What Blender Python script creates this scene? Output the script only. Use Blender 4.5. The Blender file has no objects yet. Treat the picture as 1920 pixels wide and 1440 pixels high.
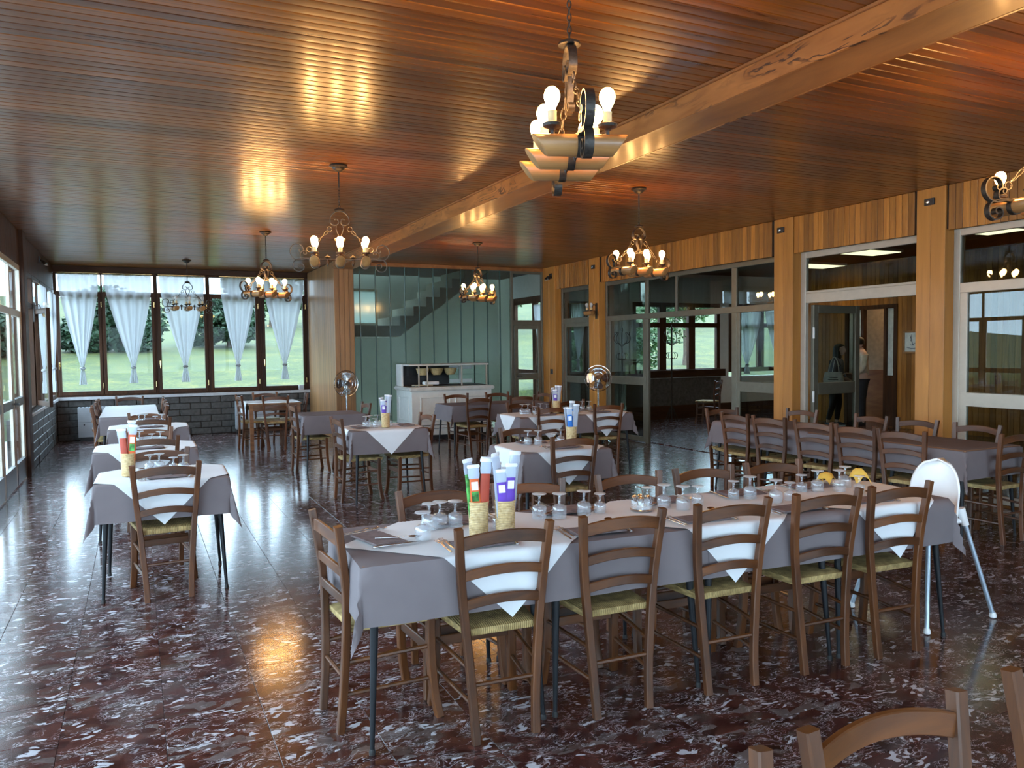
import bpy, bmesh, math, random
from mathutils import Vector, Matrix
PI = math.pi
RND = random.Random(11)
scene = bpy.context.scene
COL = scene.collection

# ---------------------------------------------------------------- camera, world, exposure
yaw, pitch, roll = math.radians(25.53), math.radians(2.60), math.radians(-0.672)
fw = Vector((math.sin(yaw) * math.cos(pitch), math.cos(yaw) * math.cos(pitch), -math.sin(pitch)))
rt = Vector((math.cos(yaw), -math.sin(yaw), 0))
up = rt.cross(fw)
rt, up = math.cos(roll) * rt + math.sin(roll) * up, -math.sin(roll) * rt + math.cos(roll) * up
cd = bpy.data.cameras.new('camera')
cd.sensor_width = 36.0
cd.lens = 1470.0 / 1920.0 * 36.0
cd.clip_start, cd.clip_end = 0.05, 300
cam = bpy.data.objects.new('camera', cd)
COL.objects.link(cam)
M = Matrix((rt, up, -fw)).transposed().to_4x4()
M.translation = Vector((0, 0, 1.6))
cam.matrix_world = M
scene.camera = cam

world = bpy.data.worlds.new('sky')
scene.world = world
world.use_nodes = True
bg = world.node_tree.nodes['Background']
bg.inputs[0].default_value = (0.60, 0.81, 1.0, 1)
bg.inputs[1].default_value = 8.0
scene.view_settings.view_transform = 'Standard'
scene.view_settings.look = 'None'
scene.view_settings.gamma = 1.0
scene.view_settings.exposure = 0.38
scene.view_settings.use_curve_mapping = False
BULB = 118.0
cy = scene.cycles
cy.max_bounces = 9
cy.diffuse_bounces = 5
cy.glossy_bounces = 4
cy.transmission_bounces = 6
cy.transparent_max_bounces = 20
cy.caustics_reflective = False
cy.caustics_refractive = False
cy.sample_clamp_indirect = 6.0
cy.use_denoising = True

# ---------------------------------------------------------------- materials
MAT = {}
def nodes(name):
    m = bpy.data.materials.new(name)
    m.use_nodes = True
    nt = m.node_tree
    MAT[name] = m
    return m, nt, nt.nodes['Principled BSDF'], nt.nodes['Material Output']
def N(nt, kind, ins=None, **kw):
    n = nt.nodes.new(kind)
    for k, v in kw.items(): setattr(n, k, v)
    for k, v in (ins or {}).items():
        s = n.inputs[k]
        if hasattr(v, 'is_output'): nt.links.new(v, s)
        else: s.default_value = v
    return n
def ramp(nt, fac, stops):
    n = nt.nodes.new('ShaderNodeValToRGB')
    nt.links.new(fac, n.inputs[0])
    e = n.color_ramp.elements
    while len(e) < len(stops): e.new(0.5)
    for i, (p, c) in enumerate(stops):
        e[i].position = p
        e[i].color = (*c, 1) if len(c) == 3 else c
    return n.outputs[0]
def mixc(nt, fac, a, b, mode='MIX'):
    n = nt.nodes.new('ShaderNodeMix')
    n.data_type = 'RGBA'; n.blend_type = mode
    for s, v in ((n.inputs[0], fac), (n.inputs[6], a), (n.inputs[7], b)):
        if hasattr(v, 'is_output'): nt.links.new(v, s)
        else: s.default_value = v if isinstance(v, float) else (*v, 1)
    return n.outputs[2]
def coords(nt, scale, rnd=40.0):
    tc = N(nt, 'ShaderNodeTexCoord')
    oi = N(nt, 'ShaderNodeObjectInfo')
    off = N(nt, 'ShaderNodeMath', {0: oi.outputs['Random'], 1: rnd}, operation='MULTIPLY')
    ad = N(nt, 'ShaderNodeVectorMath', {0: tc.outputs['Object'], 1: off.outputs[0]}, operation='ADD')
    mu = N(nt, 'ShaderNodeVectorMath', {0: ad.outputs[0], 1: scale}, operation='MULTIPLY')
    return mu.outputs[0], oi.outputs['Random']
def bump(nt, bs, h, strength, dist=0.01):
    b = N(nt, 'ShaderNodeBump', {'Strength': strength, 'Distance': dist, 'Height': h})
    nt.links.new(b.outputs[0], bs.inputs['Normal'])
def plain(name, c, rough=0.5, metal=0.0, coat=0.0, nscale=0, amt=0.15, bmp=0.0, spec=0.5):
    m, nt, bs, o = nodes(name)
    bs.inputs['Roughness'].default_value = rough
    bs.inputs['Metallic'].default_value = metal
    bs.inputs['Coat Weight'].default_value = coat
    bs.inputs['Specular IOR Level'].default_value = spec
    v, r = coords(nt, (1, 1, 1))
    ns = N(nt, 'ShaderNodeTexNoise', {'Vector': v, 'Scale': nscale or 12.0, 'Detail': 3.0})
    lo = tuple(x * (1 - amt) for x in c); hi = tuple(min(1, x * (1 + amt)) for x in c)
    nt.links.new(ramp(nt, ns.outputs[0], [(0.3, lo), (0.7, hi)]), bs.inputs['Base Color'])
    if bmp: bump(nt, bs, ns.outputs[0], bmp)
    return m
def wood(name, dark, light, rough, scale, coat=0.0, var=0.35, bmp=0.05):
    """grain stretched along one local axis; 'scale' is small on that axis"""
    m, nt, bs, o = nodes(name)
    v, r = coords(nt, scale)
    n1 = N(nt, 'ShaderNodeTexNoise', {'Vector': v, 'Scale': 1.0, 'Detail': 5.0, 'Roughness': 0.6, 'Distortion': 0.6})
    c = ramp(nt, n1.outputs[0], [(0.28, dark), (0.72, light)])
    vr = N(nt, 'ShaderNodeMapRange', {'Value': r, 3: 1 - var, 4: 1 + var * 0.4})
    cc = N(nt, 'ShaderNodeCombineColor', {0: vr.outputs[0], 1: vr.outputs[0], 2: vr.outputs[0]})
    nt.links.new(mixc(nt, 1.0, c, cc.outputs[0], 'MULTIPLY'), bs.inputs['Base Color'])
    rr = N(nt, 'ShaderNodeMapRange', {'Value': n1.outputs[0], 3: rough * 0.8, 4: rough * 1.25})
    nt.links.new(rr.outputs[0], bs.inputs['Roughness'])
    bs.inputs['Coat Weight'].default_value = coat
    bs.inputs['Coat Roughness'].default_value = 0.15
    if bmp: bump(nt, bs, n1.outputs[0], bmp)
    return m
def thin_glass(name, tint=(1, 1, 1), ior=1.45, rough=0.0, body=0.0, bodyc=(0.8, 0.9, 0.95)):
    m, nt, bs, o = nodes(name)
    nt.nodes.remove(bs)
    tr = N(nt, 'ShaderNodeBsdfTransparent', {0: (*tint, 1)})
    gl = N(nt, 'ShaderNodeBsdfGlossy', {'Color': (1, 1, 1, 1), 'Roughness': rough})
    geo = N(nt, 'ShaderNodeNewGeometry')                       # same reflectance from both sides of the pane
    io = N(nt, 'ShaderNodeMapRange', {'Value': geo.outputs['Backfacing'], 3: ior, 4: 1 / ior})
    fr = N(nt, 'ShaderNodeFresnel', {'IOR': io.outputs[0]})
    mx = N(nt, 'ShaderNodeMixShader', {0: fr.outputs[0], 1: tr.outputs[0], 2: gl.outputs[0]})
    out = mx
    if body:
        df = N(nt, 'ShaderNodeBsdfDiffuse', {0: (*bodyc, 1)})
        out = N(nt, 'ShaderNodeMixShader', {0: body, 1: mx.outputs[0], 2: df.outputs[0]})
    nt.links.new(out.outputs[0], o.inputs[0])
    return m
def glow(name, c, s):
    m, nt, bs, o = nodes(name)
    bs.inputs['Base Color'].default_value = (*c, 1)
    bs.inputs['Emission Color'].default_value = (*c, 1)
    bs.inputs['Emission Strength'].default_value = s
    return m

wood('chair_wood_v', (0.046, 0.0135, 0.003), (0.158, 0.050, 0.010), 0.42, (18, 18, 2.2), 0.10)
wood('chair_wood_h', (0.046, 0.0135, 0.003), (0.158, 0.050, 0.010), 0.42, (2.2, 18, 18), 0.10)
wood('table_wood', (0.12, 0.05, 0.018), (0.27, 0.12, 0.045), 0.4, (2.5, 16, 16), 0.2)
wood('ceiling_wood', (0.095, 0.026, 0.0035), (0.31, 0.096, 0.010), 0.29, (0.9, 28, 28), 0.22, 0.4)
wood('beam_wood', (0.20, 0.070, 0.018), (0.40, 0.17, 0.050), 0.48, (5, 1.6, 7), 0.08, 0.1)
wood('slat_wood', (0.30, 0.108, 0.014), (0.60, 0.25, 0.042), 0.42, (20, 20, 1.5), 0.1, 0.42)
wood('pillar_wood', (0.42, 0.165, 0.026), (0.64, 0.275, 0.055), 0.45, (9, 9, 0.8), 0.1, 0.18)
wood('pier_slat_wood', (0.26, 0.12, 0.04), (0.44, 0.22, 0.08), 0.42, (20, 20, 1.2), 0.1, 0.3)
wood('dark_wood', (0.032, 0.013, 0.006), (0.090, 0.036, 0.014), 0.5, (14, 14, 1.6), 0.0)
MAT['dark_wood'].node_tree.nodes['Principled BSDF'].inputs['Specular IOR Level'].default_value = 0.25
wood('dark_wood_h', (0.032, 0.013, 0.006), (0.090, 0.036, 0.014), 0.5, (1.6, 14, 14), 0.0)
MAT['dark_wood_h'].node_tree.nodes['Principled BSDF'].inputs['Specular IOR Level'].default_value = 0.25
wood('log_wood', (0.28, 0.12, 0.035), (0.50, 0.25, 0.085), 0.4, (14, 1.2, 14), 0.2, 0.2)
m, nt, bs, o = nodes('beam_figured_wood')
v, r = coords(nt, (1.0, 1.5, 7.0))
n1 = N(nt, 'ShaderNodeTexNoise', {'Vector': v, 'Scale': 1.3, 'Detail': 3.0, 'Distortion': 1.2})
w1 = N(nt, 'ShaderNodeMath', {0: n1.outputs[0], 1: 34.0}, operation='MULTIPLY')
s1 = N(nt, 'ShaderNodeMath', {0: w1.outputs[0]}, operation='SINE')
n2 = N(nt, 'ShaderNodeTexNoise', {'Vector': v, 'Scale': 0.9, 'Detail': 2.0})
dk = N(nt, 'ShaderNodeMath', {0: ramp(nt, s1.outputs[0], [(0.55, (0, 0, 0)), (0.95, (1, 1, 1))]), 1: ramp(nt, n2.outputs[0], [(0.46, (0, 0, 0)), (0.62, (1, 1, 1))])}, operation='MULTIPLY')
nt.links.new(mixc(nt, dk.outputs[0], ramp(nt, n1.outputs[0], [(0.3, (0.24, 0.085, 0.018)), (0.7, (0.42, 0.17, 0.045))]), (0.055, 0.020, 0.008)), bs.inputs['Base Color'])
bs.inputs['Roughness'].default_value = 0.38
plain('joint_dark', (0.02, 0.012, 0.008), 0.8)
plain('black_metal', (0.012, 0.013, 0.016), 0.45, 0.0, 0.0, spec=0.3)
plain('iron', (0.040, 0.032, 0.026), 0.45, 0.45, nscale=60, amt=0.4, bmp=0.2)
plain('chrome', (0.62, 0.62, 0.62), 0.18, 1.0)
plain('cutlery_steel', (0.55, 0.54, 0.55), 0.2, 1.0)
plain('brass', (0.72, 0.55, 0.26), 0.25, 1.0)
plain('rubber', (0.02, 0.02, 0.02), 0.6)
plain('taupe_cloth', (0.185, 0.155, 0.160), 0.85, nscale=5, amt=0.06, spec=0.2)
plain('white_cloth', (0.74, 0.75, 0.77), 0.85, nscale=5, amt=0.03, spec=0.2)
plain('napkin_taupe', (0.20, 0.155, 0.155), 0.85, nscale=30, amt=0.2, spec=0.2)
plain('white_plastic', (0.93, 0.93, 0.93), 0.3, coat=0.2, amt=0.01)
plain('grey_tube', (0.42, 0.50, 0.58), 0.35, 0.5)
plain('white_paint', (0.72, 0.72, 0.70), 0.45, amt=0.04)
plain('plaster_white', (0.74, 0.75, 0.73), 0.8, amt=0.03)
plain('plaster_grey', (0.56, 0.59, 0.55), 0.8, amt=0.04)
plain('sill_stone', (0.55, 0.56, 0.58), 0.5, amt=0.08)
plain('counter_white', (0.70, 0.72, 0.69), 0.5, amt=0.04)
plain('counter_stone', (0.60, 0.60, 0.56), 0.35, amt=0.12, nscale=8)
plain('alu_grey', (0.16, 0.148, 0.110), 0.42, 0.35, amt=0.08)
plain('alu_light', (0.48, 0.43, 0.35), 0.4, 0.2, amt=0.05)
plain('alu_panel', (0.16, 0.17, 0.18), 0.35, 0.4, amt=0.08)
plain('brick_grey', (0.072, 0.070, 0.067), 0.55, nscale=18, amt=0.35, bmp=0.35)
plain('mortar', (0.05, 0.05, 0.05), 0.9)
plain('convector_grey', (0.42, 0.46, 0.50), 0.45, amt=0.04)
plain('frame_line_green', (0.05, 0.11, 0.10), 0.3)
plain('stair_stone', (0.85, 0.80, 0.70), 0.6, amt=0.05)
plain('candle_cream', (0.80, 0.62, 0.33), 0.6)
plain('straw', (0.62, 0.44, 0.21), 0.6, nscale=40, amt=0.25)
plain('cream_ceramic', (0.66, 0.60, 0.44), 0.4)
plain('skin', (0.52, 0.33, 0.25), 0.5, amt=0.05)
plain('hair_black', (0.012, 0.010, 0.010), 0.45, nscale=80, amt=0.5)
plain('jacket_grey', (0.11, 0.12, 0.15), 0.8)
plain('trousers_black', (0.012, 0.012, 0.016), 0.8)
plain('shirt_beige', (0.50, 0.44, 0.34), 0.8)
plain('bag_canvas', (0.45, 0.44, 0.40), 0.85)
plain('shoe_navy', (0.03, 0.05, 0.09), 0.6)
plain('stripe_white', (0.8, 0.8, 0.8), 0.7)
plain('paper_white', (0.82, 0.83, 0.86), 0.6, amt=0.03)
plain('wrap_purple', (0.13, 0.05, 0.42), 0.4)
plain('wrap_orange', (0.72, 0.13, 0.03), 0.4)
plain('wrap_green', (0.06, 0.26, 0.05), 0.4, nscale=30, amt=0.9)
plain('wrap_red', (0.42, 0.06, 0.03), 0.4)
plain('wrap_blue', (0.02, 0.18, 0.62), 0.4)
plain('yellow_paper', (0.85, 0.55, 0.10), 0.7)
plain('poster_paper', (0.70, 0.72, 0.68), 0.7)
plain('ink_blue', (0.06, 0.09, 0.16), 0.7)
plain('dark_plastic', (0.02, 0.02, 0.022), 0.4)
plain('oil_amber', (0.45, 0.30, 0.05), 0.2)
plain('bark', (0.07, 0.05, 0.035), 0.9, nscale=20, amt=0.5)
plain('green_upholstery', (0.03, 0.14, 0.08), 0.7)
glow('bulb_lit', (1.0, 0.52, 0.17), BULB)
glow('panel_light', (1.0, 0.86, 0.55), 2.6)
glow('fill_lamp_glow', (1.0, 0.62, 0.32), 45.0)
thin_glass('bulb_unlit', (0.95, 0.95, 0.93), 1.5, 0.05, 0.45, (0.85, 0.85, 0.82))
thin_glass('window_glass', (0.97, 0.985, 0.985), 1.14)
thin_glass('dark_glass', (0.62, 0.68, 0.66), 1.5)
thin_glass('tumbler_glass', (0.97, 0.98, 0.99), 1.75, 0.05, 0.085, (0.85, 0.9, 0.95))
thin_glass('glass_foot_glint', (0.97, 0.98, 0.99), 1.75, 0.05, 0.30, (0.9, 0.93, 0.97))  # same glass made whiter for goblet feet: their bright glint is in the colour
thin_glass('wrap_clear', (0.9, 0.93, 0.97), 1.5, 0.1, 0.45, (0.72, 0.80, 0.92))
# ribbed obscure glass of the stair wall: scatters what lies behind it
m, nt, bs, o = nodes('frosted_glass')
nt.nodes.remove(bs)
rf = N(nt, 'ShaderNodeBsdfRefraction', {'Color': (0.68, 0.80, 0.68, 1), 'Roughness': 0.25, 'IOR': 1.045})
gl = N(nt, 'ShaderNodeBsdfGlossy', {'Color': (0.9, 1, 0.96, 1), 'Roughness': 0.12})
df = N(nt, 'ShaderNodeBsdfDiffuse', {0: (0.16, 0.22, 0.20, 1)})
fr = N(nt, 'ShaderNodeFresnel', {'IOR': 1.4})
mx = N(nt, 'ShaderNodeMixShader', {0: 0.22, 1: rf.outputs[0], 2: df.outputs[0]})
mx2 = N(nt, 'ShaderNodeMixShader', {0: fr.outputs[0], 1: mx.outputs[0], 2: gl.outputs[0]})
nt.links.new(mx2.outputs[0], o.inputs[0])
# sheer curtain
m, nt, bs, o = nodes('sheer_curtain')
nt.nodes.remove(bs)
d1 = N(nt, 'ShaderNodeBsdfDiffuse', {0: (0.80, 0.82, 0.84, 1)})
t1 = N(nt, 'ShaderNodeBsdfTranslucent', {0: (0.32, 0.335, 0.35, 1)})
a1 = N(nt, 'ShaderNodeMixShader', {0: 0.6, 1: d1.outputs[0], 2: t1.outputs[0]})
t2 = N(nt, 'ShaderNodeBsdfTransparent')
a2 = N(nt, 'ShaderNodeMixShader', {0: 0.07, 1: a1.outputs[0], 2: t2.outputs[0]})
nt.links.new(a2.outputs[0], o.inputs[0])
m, nt, bs, o = nodes('obscure_pane')
nt.nodes.remove(bs)
t1 = N(nt, 'ShaderNodeBsdfTranslucent', {0: (0.42, 0.46, 0.46, 1)})
t2 = N(nt, 'ShaderNodeBsdfTransparent', {0: (0.3, 0.33, 0.33, 1)})
a2 = N(nt, 'ShaderNodeMixShader', {0: 0.25, 1: t1.outputs[0], 2: t2.outputs[0]})
nt.links.new(a2.outputs[0], o.inputs[0])
# rush seat: straw cords
m, nt, bs, o = nodes('rush')
v, r = coords(nt, (1, 1, 1))
w = N(nt, 'ShaderNodeTexWave', {'Vector': v, 'Scale': 34.0, 'Distortion': 1.6, 'Detail': 2.0}, bands_direction='X')
n = N(nt, 'ShaderNodeTexNoise', {'Vector': v, 'Scale': 22.0, 'Detail': 4.0})
c = ramp(nt, n.outputs[0], [(0.3, (0.27, 0.18, 0.065)), (0.7, (0.62, 0.435, 0.18))])
nt.links.new(mixc(nt, 0.35, c, w.outputs[0], 'MULTIPLY'), bs.inputs['Base Color'])
bs.inputs['Roughness'].default_value = 0.7
bump(nt, bs, w.outputs[0], 0.5, 0.004)
# woven straw holder
m, nt, bs, o = nodes('wicker')
v, r = coords(nt, (1, 1, 1))
w1 = N(nt, 'ShaderNodeTexWave', {'Vector': v, 'Scale': 42.0, 'Distortion': 0.8}, bands_direction='Z')
n = N(nt, 'ShaderNodeTexNoise', {'Vector': v, 'Scale': 60.0, 'Detail': 3.0})
c = ramp(nt, n.outputs[0], [(0.3, (0.55, 0.36, 0.15)), (0.7, (0.80, 0.60, 0.32))])
nt.links.new(mixc(nt, 0.3, c, w1.outputs[0], 'MULTIPLY'), bs.inputs['Base Color'])
bs.inputs['Roughness'].default_value = 0.6
bump(nt, bs, w1.outputs[0], 0.5, 0.003)
# dark red breccia marble tile
m, nt, bs, o = nodes('marble_tile')
v, r = coords(nt, (1, 1, 1), 90.0)
warp = N(nt, 'ShaderNodeTexNoise', {'Vector': v, 'Scale': 5.0, 'Detail': 3.0})
wv = N(nt, 'ShaderNodeVectorMath', {0: warp.outputs['Color'], 1: (0.16, 0.16, 0.16)}, operation='MULTIPLY')
pv = N(nt, 'ShaderNodeVectorMath', {0: v, 1: wv.outputs[0]}, operation='ADD').outputs[0]
st = N(nt, 'ShaderNodeVectorMath', {0: pv, 1: (0.8, 2.1, 1.0)}, operation='MULTIPLY').outputs[0]
cell = N(nt, 'ShaderNodeTexVoronoi', {'Vector': st, 'Scale': 11.0})
cellv = N(nt, 'ShaderNodeSeparateColor', {0: cell.outputs['Color']})
base = ramp(nt, cellv.outputs[0], [(0.0, (0.030, 0.010, 0.010)), (0.35, (0.060, 0.019, 0.016)), (0.65, (0.082, 0.028, 0.021)), (0.9, (0.068, 0.045, 0.039)), (1.0, (0.13, 0.105, 0.10))])
nb = N(nt, 'ShaderNodeTexNoise', {'Vector': pv, 'Scale': 24.0, 'Detail': 4.0})
base = mixc(nt, 0.55, base, ramp(nt, nb.outputs[0], [(0.3, (0.45, 0.4, 0.4)), (0.7, (1.25, 1.1, 1.1))]), 'MULTIPLY')
nv = N(nt, 'ShaderNodeTexNoise', {'Vector': st, 'Scale': 15.0, 'Detail': 5.0, 'Roughness': 0.62, 'Distortion': 1.2})
sub = N(nt, 'ShaderNodeMath', {0: nv.outputs[0], 1: 0.5}, operation='SUBTRACT')
ab = N(nt, 'ShaderNodeMath', {0: sub.outputs[0]}, operation='ABSOLUTE')
vein = ramp(nt, ab.outputs[0], [(0.004, (1, 1, 1)), (0.017, (0, 0, 0))])
nm = N(nt, 'ShaderNodeTexNoise', {'Vector': v, 'Scale': 10.0, 'Detail': 2.0})
msk = ramp(nt, nm.outputs[0], [(0.43, (0, 0, 0)), (0.54, (1, 1, 1))])
vein = mixc(nt, 1.0, vein, msk, 'MULTIPLY')
sh = N(nt, 'ShaderNodeTexVoronoi', {'Vector': st, 'Scale': 32.0})
shv = N(nt, 'ShaderNodeSeparateColor', {0: sh.outputs['Color']})
n3 = N(nt, 'ShaderNodeTexNoise', {'Vector': v, 'Scale': 8.0, 'Detail': 3.0})
sm = N(nt, 'ShaderNodeMath', {0: shv.outputs[1], 1: n3.outputs[0]}, operation='MULTIPLY')
shard = ramp(nt, sm.outputs[0], [(0.485, (0, 0, 0)), (0.525, (1, 1, 1))])
tot = mixc(nt, 1.0, vein, shard, 'ADD')
fac = N(nt, 'ShaderNodeMath', {0: tot, 1: 0.85}, operation='MULTIPLY', use_clamp=True)
colr = mixc(nt, fac.outputs[0], base, (0.50, 0.49, 0.53))
nt.links.new(colr, bs.inputs['Base Color'])
rr = N(nt, 'ShaderNodeMapRange', {'Value': nb.outputs[0], 3: 0.10, 4: 0.22})
nt.links.new(rr.outputs[0], bs.inputs['Roughness'])
bs.inputs['Specular IOR Level'].default_value = 0.6
# lawn and foliage
m, nt, bs, o = nodes('lawn_grass')
v, r = coords(nt, (1, 1, 1))
n = N(nt, 'ShaderNodeTexNoise', {'Vector': v, 'Scale': 1.1, 'Detail': 8.0, 'Roughness': 0.75})
n2 = N(nt, 'ShaderNodeTexNoise', {'Vector': v, 'Scale': 14.0, 'Detail': 4.0})
c = ramp(nt, n.outputs[0], [(0.36, (0.020, 0.036, 0.0025)), (0.52, (0.044, 0.060, 0.0045)), (0.66, (0.095, 0.090, 0.009))])
nt.links.new(mixc(nt, 0.6, c, ramp(nt, n2.outputs[0], [(0.38, (0.35, 0.4, 0.35)), (0.62, (1.35, 1.25, 1.1))]), 'MULTIPLY'), bs.inputs['Base Color'])
bs.inputs['Roughness'].default_value = 0.9
bump(nt, bs, n2.outputs[0], 0.8, 0.05)
for nm_, lo, hi in (('leaf_dark', (0.007, 0.024, 0.011), (0.025, 0.06, 0.024)), ('leaf_mid', (0.015, 0.045, 0.012), (0.05, 0.11, 0.03))):
    m, nt, bs, o = nodes(nm_)
    v, r = coords(nt, (1, 1, 1))
    n = N(nt, 'ShaderNodeTexNoise', {'Vector': v, 'Scale': 3.0, 'Detail': 4.0})
    nt.links.new(ramp(nt, n.outputs[0], [(0.3, lo), (0.7, hi)]), bs.inputs['Base Color'])
    bs.inputs['Roughness'].default_value = 0.6

# ---------------------------------------------------------------- mesh and object helpers
class MB:
    def __init__(s): s.v = []; s.f = []
    def add(s, vs, fs):
        o = len(s.v); s.v += [tuple(p) for p in vs]; s.f += [tuple(i + o for i in f) for f in fs]; return s
    def box(s, x0, x1, y0, y1, z0, z1):
        return s.add([(x, y, z) for z in (z0, z1) for y in (y0, y1) for x in (x0, x1)],
                     [(0, 2, 3, 1), (4, 5, 7, 6), (0, 1, 5, 4), (2, 6, 7, 3), (0, 4, 6, 2), (1, 3, 7, 5)])
    def tbox(s, mat, sx, sy, sz):
        vs = [mat @ Vector((x * sx / 2, y * sy / 2, z * sz / 2)) for z in (-1, 1) for y in (-1, 1) for x in (-1, 1)]
        return s.add(vs, [(0, 2, 3, 1), (4, 5, 7, 6), (0, 1, 5, 4), (2, 6, 7, 3), (0, 4, 6, 2), (1, 3, 7, 5)])
    def tube(s, pts, r, n=8, sec=None, ref=None, cap=True, closed=False):
        """sweep; r radius or list; sec: list of (a,b) section points instead of a circle; ref: fixed first section axis"""
        pts = [Vector(p) for p in pts]; k = len(pts)
        rs = r if isinstance(r, (list, tuple)) else [r] * k
        sec0 = sec or [(math.cos(2 * PI * i / n), math.sin(2 * PI * i / n)) for i in range(n)]
        n = len(sec0); vs = []; prev = None
        for i in range(k):
            if closed: t = pts[(i + 1) % k] - pts[i - 1]
            else: t = pts[min(i + 1, k - 1)] - pts[max(i - 1, 0)]
            t.normalize()
            a = Vector(ref) if ref else (prev or (Vector((0, 0, 1)) if abs(t.z) < 0.9 else Vector((1, 0, 0))))
            a = (a - t * a.dot(t)).normalized(); prev = a
            b = t.cross(a)
            for (p, q) in sec0: vs.append(pts[i] + a * (p * rs[i]) + b * (q * rs[i]))
        fs = []
        for i in range(k if closed else k - 1):
            for j in range(n):
                i2 = (i + 1) % k
                fs.append((i * n + j, i * n + (j + 1) % n, i2 * n + (j + 1) % n, i2 * n + j))
        if cap and not closed:
            fs.append(tuple(range(n - 1, -1, -1))); fs.append(tuple((k - 1) * n + j for j in range(n)))
        return s.add(vs, fs)
    def lathe(s, prof, n=16, c=(0, 0, 0), mat=None):
        vs = []; fs = []; k = len(prof)
        for r, z in prof:
            for j in range(n):
                p = Vector((r * math.cos(2 * PI * j / n), r * math.sin(2 * PI * j / n), z))
                p = (mat @ p) if mat else p
                vs.append(p + Vector(c))
        for i in range(k - 1):
            for j in range(n):
                fs.append((i * n + j, i * n + (j + 1) % n, (i + 1) * n + (j + 1) % n, (i + 1) * n + j))
        if prof[0][0] > 1e-6: fs.append(tuple(range(n - 1, -1, -1)))
        if prof[-1][0] > 1e-6: fs.append(tuple((k - 1) * n + j for j in range(n)))
        return s.add(vs, fs)
    def ribbon(s, pts, w, t):
        """flat strap following pts in the local xz plane, w wide along y, t thick"""
        return s.tube([(p[0], 0, p[1]) for p in pts], 1.0, sec=[(w / 2, t / 2), (-w / 2, t / 2), (-w / 2, -t / 2), (w / 2, -t / 2)], ref=(0, 1, 0))
def mesh(name, mb, smooth=40, bevel=0.0, seg=1):
    me = bpy.data.meshes.new(name)
    me.from_pydata(mb.v, [], mb.f)
    bm = bmesh.new(); bm.from_mesh(me)
    bmesh.ops.recalc_face_normals(bm, faces=bm.faces)
    if bevel:
        es = [e for e in bm.edges if e.is_manifold and e.calc_face_angle(0) > 0.6]
        bmesh.ops.bevel(bm, geom=es, offset=bevel, segments=seg, affect='EDGES', clamp_overlap=True)
    bm.to_mesh(me); bm.free()
    if smooth:
        me.polygons.foreach_set('use_smooth', [True] * len(me.polygons))
        me.set_sharp_from_angle(angle=math.radians(smooth))
    return me
KIDS = {}
def link(name, data, mat=None, parent=None, loc=(0, 0, 0), rz=0.0):
    o = bpy.data.objects.new(name, data); COL.objects.link(o)
    o.location = loc; o.rotation_euler = (0, 0, rz)
    if mat and data is not None and not data.materials: data.materials.append(MAT[mat])
    if parent is not None:
        o.parent = parent; KIDS.setdefault(parent.name, []).append(o)
    return o
def part(name, mb, mat, parent, smooth=40, bevel=0.0, loc=(0, 0, 0), rz=0.0, seg=1):
    return link(name, mesh(name, mb, smooth, bevel, seg), mat, parent, loc, rz)
def tag(o, label, cat, group=None, kind=None):
    o['label'] = label; o['category'] = cat
    if group: o['group'] = group
    if kind: o['kind'] = kind
    return o
def thing(name, label, cat, loc=(0, 0, 0), rz=0.0, group=None, kind=None):
    return tag(link(name, None, None, None, loc, rz), label, cat, group, kind)
def single(name, mb, mat, label, cat, loc=(0, 0, 0), rz=0.0, group=None, kind=None, smooth=40, bevel=0.0):
    return tag(part(name, mb, mat, None, smooth, bevel, loc, rz), label, cat, group, kind)
def dup(o, parent=None):
    c = o.copy(); COL.objects.link(c)
    if parent is not None:
        c.parent = parent; KIDS.setdefault(parent.name, []).append(c)
    for k in list(KIDS.get(o.name, [])): dup(k, c)
    return c
USED = set()
def place(proto, loc, rz, label, group=None):
    """first call moves the prototype itself, later calls copy it with its parts"""
    o = proto if proto.name not in USED else dup(proto)
    USED.add(proto.name); USED.add(o.name)
    o.location = loc; o.rotation_euler = (0, 0, rz)
    o['label'] = label
    if group: o['group'] = group
    return o
ORD = ['first', 'second', 'third', 'fourth', 'fifth', 'sixth', 'seventh', 'eighth', 'ninth', 'tenth', 'eleventh', 'twelfth']
# ================================================================ ROOM SHELL
XL, XR, YB, YF, ZC = -1.333, 7.45, 16.4, 14.1, 3.2     # left wall, right wall face, window wall, stair wall, ceiling
Y0 = -3.0                                             # wall behind the camera
def struct(name, mb, mat, label, cat, smooth=0, bevel=0.0):
    return single(name, mb, mat, label, cat, kind='structure', smooth=smooth, bevel=bevel)

# ---- floor: marble tiles, 0.40 m
floor = struct('floor', MB().box(XL - .1, 7.75, Y0, YF + .1, -.12, -.021).box(XL - .1, 3.3, YF + .1, YB + .1, -.12, -.021), 'joint_dark',
               'dark red-brown marble tile floor with white veins', 'floor')
T = 0.40
tile_me = mesh('tile', MB().box(-T / 2 + .0008, T / 2 - .0008, -T / 2 + .0008, T / 2 - .0008, -.02, 0), 0, .0012)
tile_me.materials.append(MAT['marble_tile'])
cells = []
for i in range(-4, 21):
    for j in range(-18, 33):
        x, y = -0.339 + T * (i + .5), 4.09 + T * (j + .5)
        if y < Y0 or x < XL - .2 or x > 7.75: continue
        if y > YF + .1 and x > 3.3: continue
        d = Vector((x, y, 0)) - cam.matrix_world.translation
        zz = d.dot(fw); 
        seen = zz > .8 and abs(d.dot(rt) / zz) < .72 and d.dot(up) / zz > -.56
        cells.append((0 if seen else 1, d.length, x, y))
cells.sort()
rest = MB()
for k, (a, b, x, y) in enumerate(cells):
    if k < 300: link('tile', tile_me, None, floor, (x, y, 0))
    else: rest.box(x - T / 2 + .0008, x + T / 2 - .0008, y - T / 2 + .0008, y + T / 2 - .0008, -.02, 0)
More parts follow.
